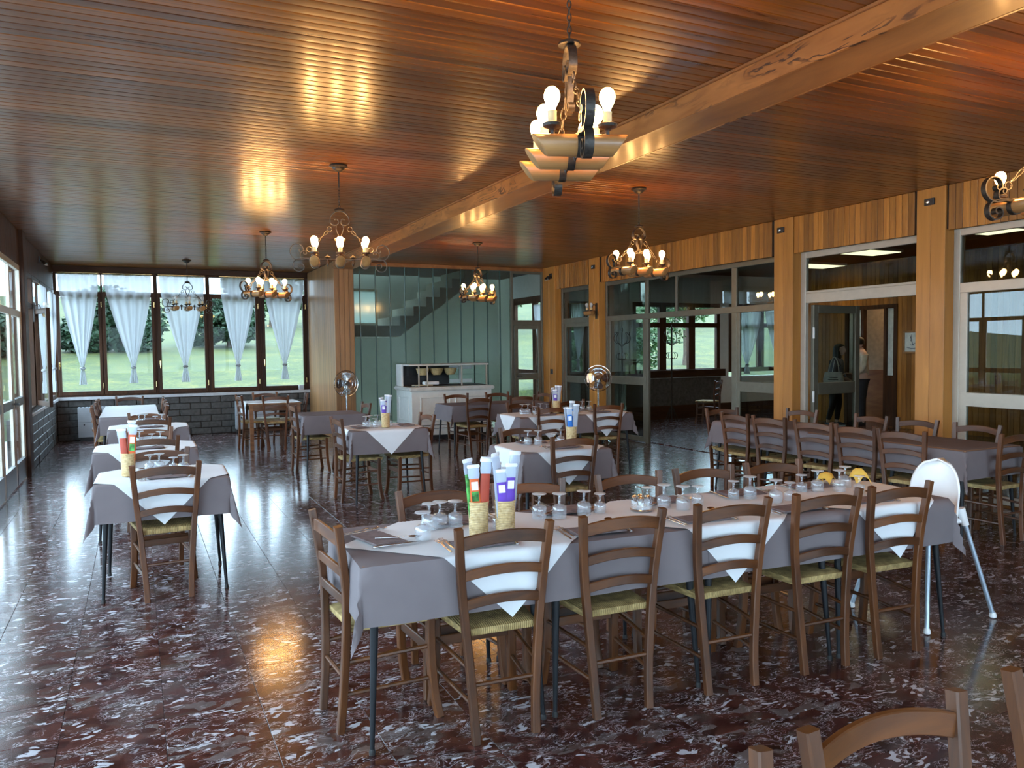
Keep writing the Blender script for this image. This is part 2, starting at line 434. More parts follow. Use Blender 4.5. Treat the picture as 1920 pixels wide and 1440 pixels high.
part('tile_field', rest, 'marble_tile', floor, 0)['kind'] = 'stuff'

# ---- ceiling: narrow varnished boards running across the room
ceil = struct('ceiling', MB().box(XL - .3, 7.8, Y0 - .2, YB + .3, ZC + .018, ZC + .2), 'joint_dark', 'varnished narrow-board wooden ceiling', 'ceiling')
BP = 0.0835
def board_mesh(x0, x1):
    h = BP / 2 - .0018
    sec = [(-h, .018), (-h, .005), (-h + .004, .0012), (0, 0), (h - .004, .0012), (h, .005), (h, .018)]
    mb = MB(); n = len(sec)
    mb.add([(x, a, b) for x in (x0, x1) for a, b in sec], [(i, i + 1, n + i + 1, n + i) for i in range(n - 1)] + [tuple(range(n)), tuple(range(2 * n - 1, n - 1, -1))])
    me = mesh('board', mb, 35); me.materials.append(MAT['ceiling_wood']); return me
bm_full, bm_short = board_mesh(XL - .02, XR + .02), board_mesh(XL - .02, 3.3)
y = Y0 + .05
while y < YB:
    o = link('board', bm_full if y < YF else bm_short, None, ceil, (0, y, ZC + RND.uniform(-.0006, .0006)))
    o.rotation_euler = (RND.uniform(-.012, .012), 0, 0)
    y += BP
beam = thing('ceiling_beam', 'broad honey-coloured wooden beam along the ceiling', 'beam', kind='structure')
part('side_board', MB().box(3.18, 3.20, Y0, 14.0, 3.05, 3.2), 'beam_figured_wood', beam, 0, .002)
part('side_board', MB().box(3.51, 3.53, Y0, 14.0, 3.05, 3.2), 'beam_figured_wood', beam, 0, .002)
part('soffit_board', MB().box(3.20, 3.51, Y0, 14.0, 3.052, 3.07), 'beam_wood', beam, 0)
part('edge_trim', MB().box(3.160, 3.18, Y0, 14.0, 3.183, 3.2), 'beam_wood', beam, 0, .003)

# ---- bricks
brick_me = mesh('brick', MB().box(-.18, .18, -.02, .02, -.0585, .0585), 0, .008); brick_me.materials.append(MAT['brick_grey'])
def bricks(wall, a0, a1, z0, rows, put):
    for r in range(rows):
        a = a0 - (0.19 if r % 2 else 0)
        while a < a1:
            b0, b1 = max(a, a0), min(a + .362, a1)
            if b1 - b0 > .06:
                o = link('brick', brick_me, None, wall)
                put(o, (b0 + b1) / 2, z0 + .06 + r * .1235 + .0)
                o.scale = ((b1 - b0) / .36, 1, 1)
            a += .375

# ---- back wall under the garden windows
wb = struct('wall_back', MB().box(XL - .2, 3.25, YB + .02, YB + .25, 0, .745), 'mortar', 'low grey brick wall under the five garden windows', 'wall')
def put_b(o, a, z): o.location = (a, YB + .012 + RND.uniform(-.006, .004), z)
bricks(wb, XL, 3.2, 0, 6, put_b)
struct('trim_1', MB().box(XL, 3.2, YB - .06, YB + .1, .745, .80), 'sill_stone', 'pale stone sill under the garden windows', 'sill', bevel=.004)
struct('trim_2', MB().box(XL - .1, 3.2, YB - .03, YB + .2, 3.09, 3.199), 'dark_wood_h', 'dark wooden head rail above the garden windows', 'trim', bevel=.004)
def curtain_mesh(w, ztop, zknot, zend, cx, seed, amp=.03, fold=4):
    rr = random.Random(seed); ph = rr.uniform(0, 6); mb = MB(); nu, nv = 44, 34
    for j in range(nv + 1):
        z = ztop + (zend - ztop) * j / nv
        if z > zknot:
            t = (ztop - z) / (ztop - zknot); k = 1 - .93 * max(0, (t - .12) / .88) ** 1.25
        else:
            t = (zknot - z) / (zknot - zend); k = .07 + .13 * t ** .8
        c = cx * min(1, max(0, (ztop - z) / (ztop - zknot)))
        for i in range(nu + 1):
            u = i / nu - .5
            a = amp * (.45 + .55 * min(1, k * 1.6)) if z > zknot else .03
            yy = a * math.sin(2 * PI * fold * u + ph + .8 * math.sin(3 * u)) + .008 * math.sin(19 * u + j * .1)
            mb.v.append((c + u * w * k, yy * (1 if k > .15 else .7), z))
    for j in range(nv):
        for i in range(nu): mb.f.append((j * (nu + 1) + i, j * (nu + 1) + i + 1, (j + 1) * (nu + 1) + i + 1, (j + 1) * (nu + 1) + i))
    return mb
def tied_curtain(label, w, ztop, zknot, zend, cx, loc, rz, seed):
    t = thing('tied_curtain', label, 'curtain', loc, rz, 'sheer curtains knotted at the window panes')
    part('sheer', curtain_mesh(w, ztop, zknot, zend, cx, seed), 'sheer_curtain', t, 180)
    part('knot', MB().tube([(cx + .034 * math.cos(a), .03 * math.sin(a), zknot + .012 * math.sin(2 * a)) for a in [k * PI / 6 for k in range(12)]], .017, 6, closed=True), 'sheer_curtain', t, 180)
    part('curtain_rod', MB().tube([(-w / 2 - .02, 0, ztop + .012), (w / 2 + .02, 0, ztop + .012)], .006, 6), 'brass', t)
    return t
ub = [XL, -.575, .345, 1.275, 2.25, 3.2]
pn = [(-1.24, -.62), (-.50, .27), (.43, 1.20), (1.36, 2.16), (2.34, 3.09)]
apex = [-.90, -.06, .84, 1.80, 2.70]
wn = ['leftmost garden window, beside the left wall', 'second garden window from the left', 'middle garden window with a brass handle', 'fourth garden window from the left', 'rightmost garden window beside the slatted pier']
cn = ['leftmost white sheer curtain knotted above the garden sill', 'second white sheer curtain from the left on the garden windows', 'white sheer curtain knotted in the middle garden window', 'white sheer curtain in the fourth garden window, bare strip at its left', 'rightmost white sheer curtain, beside the slatted wooden pier']
for k in range(5):
    a, b = ub[k], ub[k + 1]; p, q = pn[k]
    w = thing('window_%d' % (k + 1), 'dark-framed ' + wn[k], 'window', kind='structure')
    fr_ = MB()
    for x0, x1, z0, z1 in ((a, p - .045, .80, 3.09), (q + .045, b, .80, 3.09), (p - .045, q + .045, .80, .84), (p - .045, q + .045, 3.05, 3.09), (p - .045, q + .045, 2.70, 2.735)):
        fr_.box(x0, x1, YB + .0, YB + .08, z0, z1)
    part('frame', fr_, 'dark_wood', w, 0, .004)
    cs = MB()
    for x0, x1, z0, z1 in ((p - .05, p, .83, 2.71), (q, q + .05, .83, 2.71), (p, q, .83, .90), (p, q, 2.64, 2.71)):
        cs.box(x0, x1, YB - .022, YB + .05, z0, z1)
    part('sash', cs, 'dark_wood', w, 0, .005)
    part('pane', MB().box(p - .01, q + .01, YB + .02, YB + .026, .88, 2.66), 'window_glass', w, 0)
    part('pane', MB().box(p - .045, q + .045, YB + .03, YB + .036, 2.735, 3.05), 'window_glass', w, 0)
    if k in (0, 2, 4):
        hx = p - .028
        part('handle', MB().box(hx - .012, hx + .012, YB - .035, YB - .022, 1.36, 1.44).tube([(hx, YB - .03, 1.42), (hx, YB - .07, 1.42), (hx, YB - .075, 1.34), (hx, YB - .07, 1.30)], .009, 6), 'brass', w)
    for hz in (1.0, 2.5):
        part('hinge', MB().tube([(q + .052, YB - .025, hz - .05), (q + .052, YB - .025, hz + .05)], .009, 6), 'brass', w)
    cw = (q - p) + .02
    off = .09 if k == 3 else 0
    tied_curtain(cn[k], cw - off * 1.6, 3.055, 1.33, 1.03, apex[k] - (p + q) / 2 - off, ((p + q) / 2 + off, YB - .082, 0), 0, 31 + k)

# ---- slatted pier between the window bay and the stair wall
pier = struct('wall_pier', MB().box(3.215, 3.56, 14.02, 16.6, 0, 3.2), 'joint_dark', 'slatted wooden pier between garden windows and stair wall', 'wall')
ps = mesh('slat', MB().box(-.007, .007, -.033, .033, 0, 3.185), 0, .003); ps.materials.append(MAT['pier_slat_wood'])
y = 14.045
while y < 16.36:
    link('slat', ps, None, pier, (3.208, y, 0)); y += .070
pf = mesh('slat', MB().box(-.042, .042, -.009, .009, 0, 3.185), 0, .003); pf.materials.append(MAT['pier_slat_wood'])
for k in range(4): link('slat', pf, None, pier, (3.245 + .0885 * k, 14.012, 0))

# ---- left wall: glazed doors, then dark windows above brick
wl = struct('wall_left', MB().box(XL - .12, XL - .012, Y0, YB, 2.74, 3.2).box(XL - .25, XL - .015, 12.2, YB + .25, 0, .72), 'joint_dark', 'left wall of dark slats over glazed doors, brick parapet behind', 'wall')
sl = mesh('slat', MB().box(-.009, .009, -.036, .036, 2.74, 3.199), 0, .003); sl.materials.append(MAT['dark_wood'])
y = 6.0
while y < YB:
    link('slat', sl, None, wl, (XL - .006, y, 0)); y += .0765
part('slat_field', MB().box(XL - .015, XL - .002, Y0, 5.96, 2.74, 3.2), 'dark_wood', wl, 0)
def put_l(o, a, z): o.location = (XL - .022 + RND.uniform(-.004, .006), a, z); o.rotation_euler = (0, 0, PI / 2)
bricks(wl, 12.22, YB - .02, 0, 6, put_l)
part('sill', MB().box(XL - .2, XL + .035, 12.2, YB - .06, .745, .79), 'sill_stone', wl, 0, .004)
pil = struct('trim_3', MB().box(XL - .15, XL + .05, 11.88, 12.2, 0, 3.2), 'dark_wood', 'dark wooden post between the glazed doors and the brick parapet', 'post', bevel=.004)
def glazed(t, axis, c, th, bars, panes, mat, glass, bevel=.004):
    fr_ = MB()
    for k_, (a0, a1, z0, z1) in enumerate(bars):
        h_ = th / 2 - .0012 * k_                              # crossing members never share a face
        if axis == 'X': fr_.box(c - h_, c + h_, a0, a1, z0, z1)
        else: fr_.box(a0, a1, c - h_, c + h_, z0, z1)
    part('frame', fr_, mat, t, 0, bevel)
    for a0, a1, z0, z1 in panes:
        mb = MB().box(c - .003, c + .003, a0, a1, z0, z1) if axis == 'X' else MB().box(a0, a1, c - .003, c + .003, z0, z1)
        part('pane', mb, glass, t, 0)
yb = [11.88]
while yb[-1] > Y0 + .5: yb.append(yb[-1] - 1.86)
yb[-1] = Y0
dl = ['nearest the brick parapet', 'second from the brick parapet', 'third from the brick parapet', 'fourth from the brick parapet', 'fifth from the brick parapet', 'sixth from the brick parapet', 'seventh from the brick parapet', 'eighth from the brick parapet']
for k in range(len(yb) - 1):
    b, a = yb[k], yb[k + 1]; mid = (a + b) / 2
    d = thing('door_%d' % (k + 1), 'tall pale metal glazed double door in the left wall, ' + dl[k], 'door', kind='structure')
    bars = [(a, a + .05, 0, 2.74), (b - .05, b, 0, 2.74), (mid - .045, mid + .045, .02, 2.13), (a + .05, b - .05, 2.67, 2.74), (a + .05, b - .05, 2.07, 2.15), (mid - .025, mid + .025, 2.15, 2.67)]
    panes = []
    for p, q in ((a + .05, mid - .045), (mid + .045, b - .05)):
        bars += [(p, p + .04, .02, 2.07), (q - .04, q, .02, 2.07)]
        panes += [(p + .03, q - .03, .28, .96), (p + .03, q - .03, 1.06, 2.07), (p, q, 2.15, 2.67)]
    glazed(d, 'X', XL - .02, .05, bars, panes, 'alu_light', 'window_glass')
    pl = MB()
    for p, q in ((a + .05, mid - .045), (mid + .045, b - .05)): pl.box(XL - .035, XL + .008, p + .03, q - .03, .96, 1.06)
    part('middle_rail', pl, 'alu_panel', d, 0, .003)
    for p, q in ((a + .05, mid - .045), (mid + .045, b - .05)): part('kick_panel', MB().box(XL - .035, XL + .006, p + .02, q - .02, .02, .28), 'alu_panel', d, 0, .003)
    part('handle', MB().tube([(XL + .005, mid - .06, 1.01), (XL + .06, mid - .06, 1.01), (XL + .06, mid - .17, 1.01)], .011, 6), 'dark_plastic', d)
for k, (a, b, lab) in enumerate(((12.25, 14.2, 'dark-framed left-wall window behind the twin-bulb sconce'), (14.25, 16.34, 'dark-framed left-wall window in the far corner'))):
    w = thing('window_%d' % (k + 6), lab, 'window', kind='structure')
    m_ = (a + b) / 2
    bars = [(a, a + .06, .79, 2.74), (b - .06, b, .79, 2.74), (m_ - .05, m_ + .05, .85, 2.74), (a, b, .79, .86), (a, b, 2.68, 2.74), (a, b, 2.25, 2.32)]
    glazed(w, 'X', XL - .03, .07, bars, [(a + .06, m_ - .05, .86, 2.25), (m_ + .05, b - .06, .86, 2.25), (a + .06, b - .06, 2.32, 2.68)], 'dark_wood', 'window_glass')
sash = thing('window_8', 'dark wooden casement swung open beside the left-wall curtain', 'window', (XL + .02, 13.25, 0), math.radians(-72), kind='structure')
glazed(sash, 'Y', 0, .05, [(0, .06, .86, 2.24), (.66, .72, .86, 2.24), (.06, .66, .86, .93), (.06, .66, 2.17, 2.24)], [(.05, .67, .92, 2.18)], 'dark_wood', 'window_glass')
tied_curtain('white sheer curtain knotted on the left wall, far corner', .95, 2.62, 1.35, .95, 0, (XL + .06, 15.3, 0), PI / 2, 77)
tied_curtain('white sheer curtain on the left wall behind the twin-bulb sconce', .8, 2.62, 1.35, 1.0, 0, (XL + .06, 13.85, 0), PI / 2, 78)

# ---- wall behind the camera
struct('wall_front', MB().box(XL - .2, 7.8, Y0 - .2, Y0, 0, .7).box(XL - .2, 7.8, Y0 - .2, Y0, 2.75, 3.2).box(XL - .2, -1.1, Y0 - .2, Y0, .7, 2.75).box(6.6, 7.8, Y0 - .2, Y0, .7, 2.75), 'pillar_wood', 'wooden wall with windows behind the viewer', 'wall')
wf = thing('window_20', 'wide dark-framed window behind the viewer', 'window', kind='structure')
bars = [(-1.1, 6.6, .7, .78), (-1.1, 6.6, 2.67, 2.75)]; panes = []
for k in range(6): bars.append((-1.1 + 1.54 * k - (.0 if k == 0 else .06), -1.1 + 1.54 * k + (.06 if k < 5 else 0), .78, 2.67))
for k in range(5): panes.append((-1.05 + 1.54 * k, -1.1 + 1.54 * (k + 1) - .05, .78, 2.67))
glazed(wf, 'Y', Y0 - .1, .08, bars, panes, 'dark_wood', 'window_glass')

# ---- stair wall: ribbed obscure glass panels and a glazed door
fx = [3.56, 3.69, 3.98, 4.25, 4.54, 4.82, 5.10, 5.38, 5.66, 5.93, 6.22, 6.49, 6.72]
sw = thing('window_9', 'full-height wall of upright frosted glass panels before a staircase', 'window', kind='structure')
for k in range(len(fx) - 1):
    a, b = fx[k], fx[k + 1]
    part('glass_panel', MB().add([(a + .004, YF, .02), (b - .004, YF, .02), (b - .004, YF, 3.14), (a + .004, YF, 3.14)], [(0, 1, 2, 3)]), 'frosted_glass', sw, 0)
    if k: part('joint_strip', MB().box(a - .006, a + .006, YF - .02, YF + .02, .02, 3.14), 'frame_line_green', sw, 0)
part('bottom_rail', MB().box(3.56, 6.75, YF - .03, YF + .03, 0, .03), 'alu_panel', sw, 0)
part('head_rail', MB().box(3.54, 7.46, YF - .04, YF + .04, 3.13, 3.199), 'beam_wood', sw, 0, .003)
dd = thing('door_9', 'narrow glazed metal door at the right end of the stair wall', 'door', kind='structure')
glazed(dd, 'Y', YF, .06, [(6.72, 6.77, 0, 3.13), (7.40, 7.45, 0, 3.13), (6.77, 7.40, 2.06, 2.16), (6.77, 7.40, 3.08, 3.13), (6.79, 6.87, .02, 2.06), (7.32, 7.39, .02, 2.06), (6.87, 7.32, .97, 1.10), (6.87, 7.32, 1.98, 2.06), (6.87, 7.32, .02, .12)],
       [(6.77, 7.40, 2.16, 3.08), (6.86, 7.33, 1.10, 1.99), (6.86, 7.33, .12, .97)], 'alu_grey', 'window_glass')
part('handle', MB().tube([(6.83, YF - .03, 1.05), (6.83, YF - .08, 1.05), (6.93, YF - .08, 1.05)], .01, 6), 'dark_plastic', dd)
# stairwell behind the glass
XS, YS = 7.95, 17.2
stw = struct('wall_stairwell', MB().box(3.56, 8.1, YS, YS + .15, 0, 2.15).box(3.56, 3.75, YS, YS + .15, 2.15, 2.95).box(4.95, 8.1, YS, YS + .15, 2.15, 2.95).box(3.56, 8.1, YS, YS + .15, 2.95, 4.2)
       .box(XS, XS + .15, 14.12, 14.55, 0, 4.2).box(XS, XS + .15, 16.6, YS, 0, 4.2).box(XS, XS + .15, 14.55, 16.6, 0, .35).box(XS, XS + .15, 14.55, 16.6, 2.75, 4.2), 'plaster_grey', 'pale plastered walls of the stairwell behind frosted glass', 'wall')
struct('floor_stairwell', MB().box(3.3, 8.1, 14.1, YS + .1, -.12, -.001), 'stair_stone', 'pale stone floor of the stairwell', 'floor')
struct('ceiling_stairwell', MB().box(3.4, 8.1, 14.15, YS + .1, 4.2, 4.3), 'plaster_white', 'white ceiling over the stairwell', 'ceiling')
w = thing('window_10', 'small obscure-glass landing window behind the frosted glass wall', 'window', kind='structure')
glazed(w, 'Y', YS + .06, .06, [(3.75, 3.80, 2.15, 2.95), (4.9, 4.95, 2.15, 2.95), (3.8, 4.9, 2.15, 2.2), (3.8, 4.9, 2.9, 2.95)], [(3.79, 4.91, 2.19, 2.91)], 'alu_light', 'obscure_pane')
w = thing('window_12', 'stairwell side window with a knotted curtain, seen through the narrow door', 'window', kind='structure')
glazed(w, 'X', XS + .06, .09, [(14.55, 14.65, .35, 2.75), (16.5, 16.6, .35, 2.75), (15.45, 15.6, .35, 2.75), (14.65, 16.5, 2.6, 2.75), (14.65, 16.5, 2.05, 2.16), (14.65, 16.5, .95, 1.12), (14.65, 16.5, .35, .45)],
       [(14.65, 15.45, 2.16, 2.6), (15.6, 16.5, 2.16, 2.6), (14.65, 15.45, 1.12, 2.05), (15.6, 16.5, 1.12, 2.05), (14.65, 15.45, .45, .95), (15.6, 16.5, .45, .95)], 'dark_wood', 'window_glass')
tied_curtain('white sheer curtain seen through the narrow glazed stair door', .72, 2.55, 1.25, 1.02, 0, (XS - .03, 15.02, 0), PI / 2, 91)
# staircase
stc = thing('staircase', 'pale stone staircase rising to the right behind the frosted glass', 'staircase', kind='structure')
part('landing', MB().box(3.57, 4.57, 14.45, 15.9, 1.85, 2.06), 'stair_stone', stc, 0)
for k in range(8):
    x0 = 4.55 + .27 * k; zt = 2.06 + .185 * (k + 1)
    mb = MB().add([(x0, y, z) for y in (14.45, 15.9) for z in (zt - .37, zt)] + [(x0 + .272, y, z) for y in (14.45, 15.9) for z in (zt - .37 + .185, zt)],
                  [(0, 1, 3, 2), (4, 6, 7, 5), (0, 4, 5, 1), (2, 3, 7, 6), (1, 5, 7, 3), (0, 2, 6, 4)])
    part('step', mb, 'stair_stone', stc, 0)

# ---- right wall: pillars, slatted header, metal glazing, lobby beyond
wr = struct('wall_right', MB().box(7.462, 7.8, 1.5, YF + .05, 2.76, 3.2).box(7.45, 7.8, Y0, 1.5, 0, 3.2), 'joint_dark', 'slatted wooden header along the right wall above the glazing', 'wall')
cols = [(13.57, 14.08), (11.95, 12.29), (7.38, 7.70), (5.33, 5.655), (1.62, 1.95)]
pl_ = ['in the far right corner', 'beside the chrome pedestal fan', 'left of the open glazed door', 'right of the open glazed door', 'nearest the viewer']
for (a, b), t_ in zip(cols, pl_):
    p = thing('pillar', 'square orange-brown wooden pillar ' + t_, 'pillar', kind='structure')
    m_ = (a + b) / 2
    part('plank', MB().box(7.436, 7.66, a, m_ - .0015, 0, 3.199), 'pillar_wood', p, 0, .003)
    part('plank', MB().box(7.436, 7.66, m_ + .0015, b, 0, 3.199), 'pillar_wood', p, 0, .003)
hs = mesh('slat', MB().box(-.008, .008, -.036, .036, 2.745, 3.199), 0, .004); hs.materials.append(MAT['slat_wood'])
y = 1.98
while y < 13.56:
    if not any(a - .034 < y < b + .034 for a, b in cols): link('slat', hs, None, wr, (7.456, y, 0))
    y += .0765
gx = 7.60
def metal_bay(name, label, cat, bars, panes, mat='alu_grey', glass='dark_glass'):
    t = thing(name, label, cat, kind='structure'); glazed(t, 'X', gx, .06, bars, panes, mat, glass); return t
metal_bay('door_10', 'glazed metal door between the far corner pillar and the fan pillar', 'door',
  [(12.29, 12.34, 0, 2.76), (13.51, 13.57, 0, 2.76), (12.34, 13.51, 2.07, 2.17), (12.34, 13.51, 2.68, 2.76), (13.40, 13.50, .02, 2.07), (12.36, 12.46, .02, 2.07), (12.46, 13.40, .93, 1.06), (12.46, 13.40, .02, .10), (12.46, 13.40, 2.0, 2.07)],
  [(12.34, 13.51, 2.17, 2.68), (12.45, 13.41, 1.06, 2.01), (12.45, 13.41, .1, .94)])
metal_bay('window_13', 'wide metal-framed glazed partition with an open passage into the lobby', 'partition',
  [(7.70, 7.75, 0, 2.76), (11.90, 11.95, 0, 2.76), (7.75, 11.90, 2.06, 2.15), (7.75, 11.90, 2.69, 2.76), (8.56, 8.66, 0, 2.69), (10.66, 10.75, 0, 2.69), (9.9, 9.95, 2.15, 2.69),
   (7.75, 8.56, .96, 1.10), (10.75, 11.90, .96, 1.10), (7.75, 7.83, .02, 2.06), (8.50, 8.56, .02, 2.06), (10.75, 10.82, .02, 2.06), (11.82, 11.90, .02, 2.06), (7.83, 8.5, .02, .1), (10.82, 11.82, .02, .1)],
  [(7.75, 8.56, 2.15, 2.69), (8.66, 9.9, 2.15, 2.69), (9.95, 10.66, 2.15, 2.69), (10.75, 11.9, 2.15, 2.69), (7.82, 8.51, 1.10, 2.06), (7.82, 8.51, .1, .96), (10.81, 11.83, 1.10, 2.06), (10.81, 11.83, .1, .96)])
metal_bay('window_14', 'metal door frame with a glazed fanlight over the open doorway', 'door frame',
  [(5.655, 5.70, 0, 2.76), (7.30, 7.38, 0, 2.76), (5.70, 7.30, 2.68, 2.76), (5.70, 7.30, 2.12, 2.24), (5.70, 7.30, 2.24, 2.27)],
  [(5.70, 7.30, 2.27, 2.68)], 'alu_light')
metal_bay('window_15', 'large fixed metal-framed window at the right edge', 'window',
  [(1.95, 2.0, 0, 2.76), (5.26, 5.33, 0, 2.76), (2.0, 5.26, 2.69, 2.76), (2.0, 5.26, 2.11, 2.21), (2.0, 5.26, .96, 1.10), (5.18, 5.26, .02, 2.11), (2.0, 5.18, .02, .1), (3.55, 3.65, .02, 2.11)],
  [(2.0, 5.26, 2.21, 2.69), (3.64, 5.19, 1.10, 2.12), (3.64, 5.19, .1, .97), (2.0, 3.56, 1.10, 2.12), (2.0, 3.56, .1, .97)], 'alu_light')
leaf = thing('door_11', 'open glazed door leaf with dark rails, swung into the lobby', 'door', (7.66, 7.27, 0), math.radians(4), kind='structure')
glazed(leaf, 'Y', 0, .05, [(0, .085, .02, 2.10), (.80, .885, .02, 2.10), (.085, .80, 2.0, 2.10), (.085, .80, .97, 1.12), (.085, .80, .02, .12)], [(.08, .81, 1.11, 2.01), (.08, .81, .11, .98)], 'alu_grey', 'dark_glass')
for hz in (.95, 1.75):
    part('hinge', MB().tube([(-.01, -.03, hz - .07), (-.01, -.03, hz + .07)], .014, 8), 'white_paint', leaf)

# ---- lobby
struct('floor_lobby', MB().box(7.75, 15.4, Y0, 14.3, -.12, -.002), 'marble_tile', 'dark polished lobby floor beyond the glazing', 'floor')
lc = struct('ceiling_lobby', MB().box(7.8, 15.4, Y0, 14.3, 3.2, 3.35), 'dark_wood_h', 'dark wooden lobby ceiling', 'ceiling')
lf = struct('wall_lobby_back', MB().box(7.75, 8.02, 14.1, 14.25, 0, 3.2).box(8.02, 8.5, 14.1, 14.25, 0, 1.0).box(8.02, 8.5, 14.1, 14.25, 2.55, 3.2).box(8.5, 9.62, 14.1, 14.25, 0, 3.2).box(9.62, 12.0, 14.1, 14.25, 0, .98).box(9.62, 12.0, 14.1, 14.25, 2.55, 3.2)
       .box(12.0, 12.25, 14.1, 14.25, 0, 3.2).box(12.25, 14.2, 14.1, 14.25, 0, .9).box(12.25, 14.2, 14.1, 14.25, 2.55, 3.2).box(14.2, 15.4, 14.1, 14.25, 0, 3.2), 'plaster_white', 'plastered far wall of the lobby with garden windows', 'wall')
part('brick_panel', MB().box(8.0, 12.0, 14.07, 14.1, .12, .9), 'brick_grey', lf, 0)
part('skirting', MB().box(7.8, 14.2, 14.06, 14.1, 0, .3), 'dark_wood_h', lf, 0)
part('window_ledge', MB().box(8.0, 12.1, 14.02, 14.12, .92, 1.08), 'dark_wood_h', lf, 0, .004)
for k, (a, b, lab) in enumerate(((8.02, 8.5, 'narrow lobby window with a knotted curtain'), (9.62, 12.0, 'three-light lobby window with green lawn outside'), (12.25, 14.2, 'curtained lobby window near its far corner'))):
    w = thing('window_%d' % (16 + k), 'dark-framed ' + lab, 'window', kind='structure')
    n = (1, 3, 2)[k]; st_ = (b - a) / n
    bars = [(a, b, 2.47, 2.56), (a, b, 1.0, 1.10), (a, b, 2.02, 2.12)]; panes = []
    for j in range(n + 1): bars.append((max(a, a + j * st_ - .09), min(b, a + j * st_ + .09), 1.0, 2.55))
    for j in range(n): panes += [(a + j * st_ + .06, a + (j + 1) * st_ - .06, 1.08, 2.04), (a + j * st_ + .06, a + (j + 1) * st_ - .06, 2.1, 2.5)]
    glazed(w, 'Y', 14.14, .1, bars, panes, 'dark_wood', 'window_glass')
tied_curtain('white sheer curtain seen through the glazed door by the fan', .36, 2.5, 1.35, 1.12, -.02, (8.24, 14.03, 0), 0, 95)
for j in range(2):
    tied_curtain('pale sheer curtain at the lobby corner window, %s one' % ('left' if j == 0 else 'right'), .86, 2.46, 1.16, .95, 0, (12.74 + .98 * j, 14.03, 0), 0, 96 + j)
lw = struct('wall_lobby_side', MB().box(13.02, 13.2, 9.0 - 12, 10.32, 0, 3.2).box(13.02, 13.2, 11.42, 12.8, 0, 3.2).box(13.02, 13.2, 10.32, 11.42, 2.3, 3.2), 'joint_dark', 'slatted wooden side wall of the lobby', 'wall')
ls = mesh('slat', MB().box(-.008, .008, -.048, .048, 0, 3.199), 0, .004); ls.materials.append(MAT['slat_wood'])
ls2 = mesh('slat', MB().box(-.008, .008, -.048, .048, 2.36, 3.199), 0, .004); ls2.materials.append(MAT['slat_wood'])
y = 6.0
while y < 12.8:
    link('slat', ls2 if 10.28 < y < 11.46 else ls, None, lw, (13.012, y, 0)); y += .1005
struct('wall_lobby_end', MB().box(15.3, 15.4, Y0, 14.3, 0, 3.2), 'plaster_white', 'outer plastered wall beyond the lobby', 'wall')
struct('wall_lobby_front', MB().box(7.8, 15.4, Y0 - .1, Y0, 0, 3.2), 'pillar_wood', 'wooden wall at the near end of the lobby', 'wall')
df_ = thing('door_12', 'dark wooden doorway with frosted side lights in the slatted lobby wall', 'door', kind='structure')
glazed(df_, 'X', 13.03, .10, [(10.26, 10.34, 0, 2.36), (10.50, 10.56, 0, 2.3), (11.02, 11.09, 0, 2.3), (11.40, 11.48, 0, 2.36), (10.34, 11.40, 2.28, 2.36), (10.34, 10.5, .02, 1.0), (11.09, 11.40, .02, 1.0)], [], 'dark_wood', 'window_glass')
part('pane', MB().box(13.03, 13.036, 10.34, 10.5, 1.0, 2.28), 'poster_paper', df_, 0)
part('pane', MB().box(13.03, 13.036, 11.09, 11.40, 1.0, 2.28), 'poster_paper', df_, 0)
bk = struct('wall_back_room', MB().box(14.3, 14.4, 9.0, 12.7, 0, 3.0), 'shirt_beige', 'warm peach wall of the room behind the lobby doorway', 'wall')
part('dado', MB().box(14.26, 14.3, 9.0, 12.7, 0, 1.05), 'beam_wood', bk, 0)
for k, (x, y, lab) in enumerate(((12.1, 11.45, 'farthest'), (11.15, 9.45, 'second'), (10.55, 7.0, 'third'), (10.9, 5.4, 'nearest'))):
    t = thing('ceiling_panel_light', 'flat warm ceiling panel light in the lobby, %s from the garden end' % ('first' if k == 0 else ORD[k]), 'ceiling light', (x, y, 3.2), 0, 'lobby ceiling panels')
    part('housing', MB().box(-.56, .56, -.31, .31, -.05, -.001), 'white_paint', t, 0, .004)
    part('diffuser', MB().box(-.53, .53, -.28, .28, -.058, -.048), 'panel_light', t, 0)
t = thing('fill_lamp', 'added unseen lamp lighting the room behind the lobby doorway', 'lamp', (13.8, 10.8, 3.0))  # unseen source, added so the peach wall beyond the doorway is lit
part('shade', MB().lathe([(.16, 0), (.17, -.03), (.15, -.09), (.0, -.11)], 16), 'fill_lamp_glow', t)
part('base', MB().lathe([(.08, .2), (.08, 0), (.17, 0)], 16), 'white_paint', t)
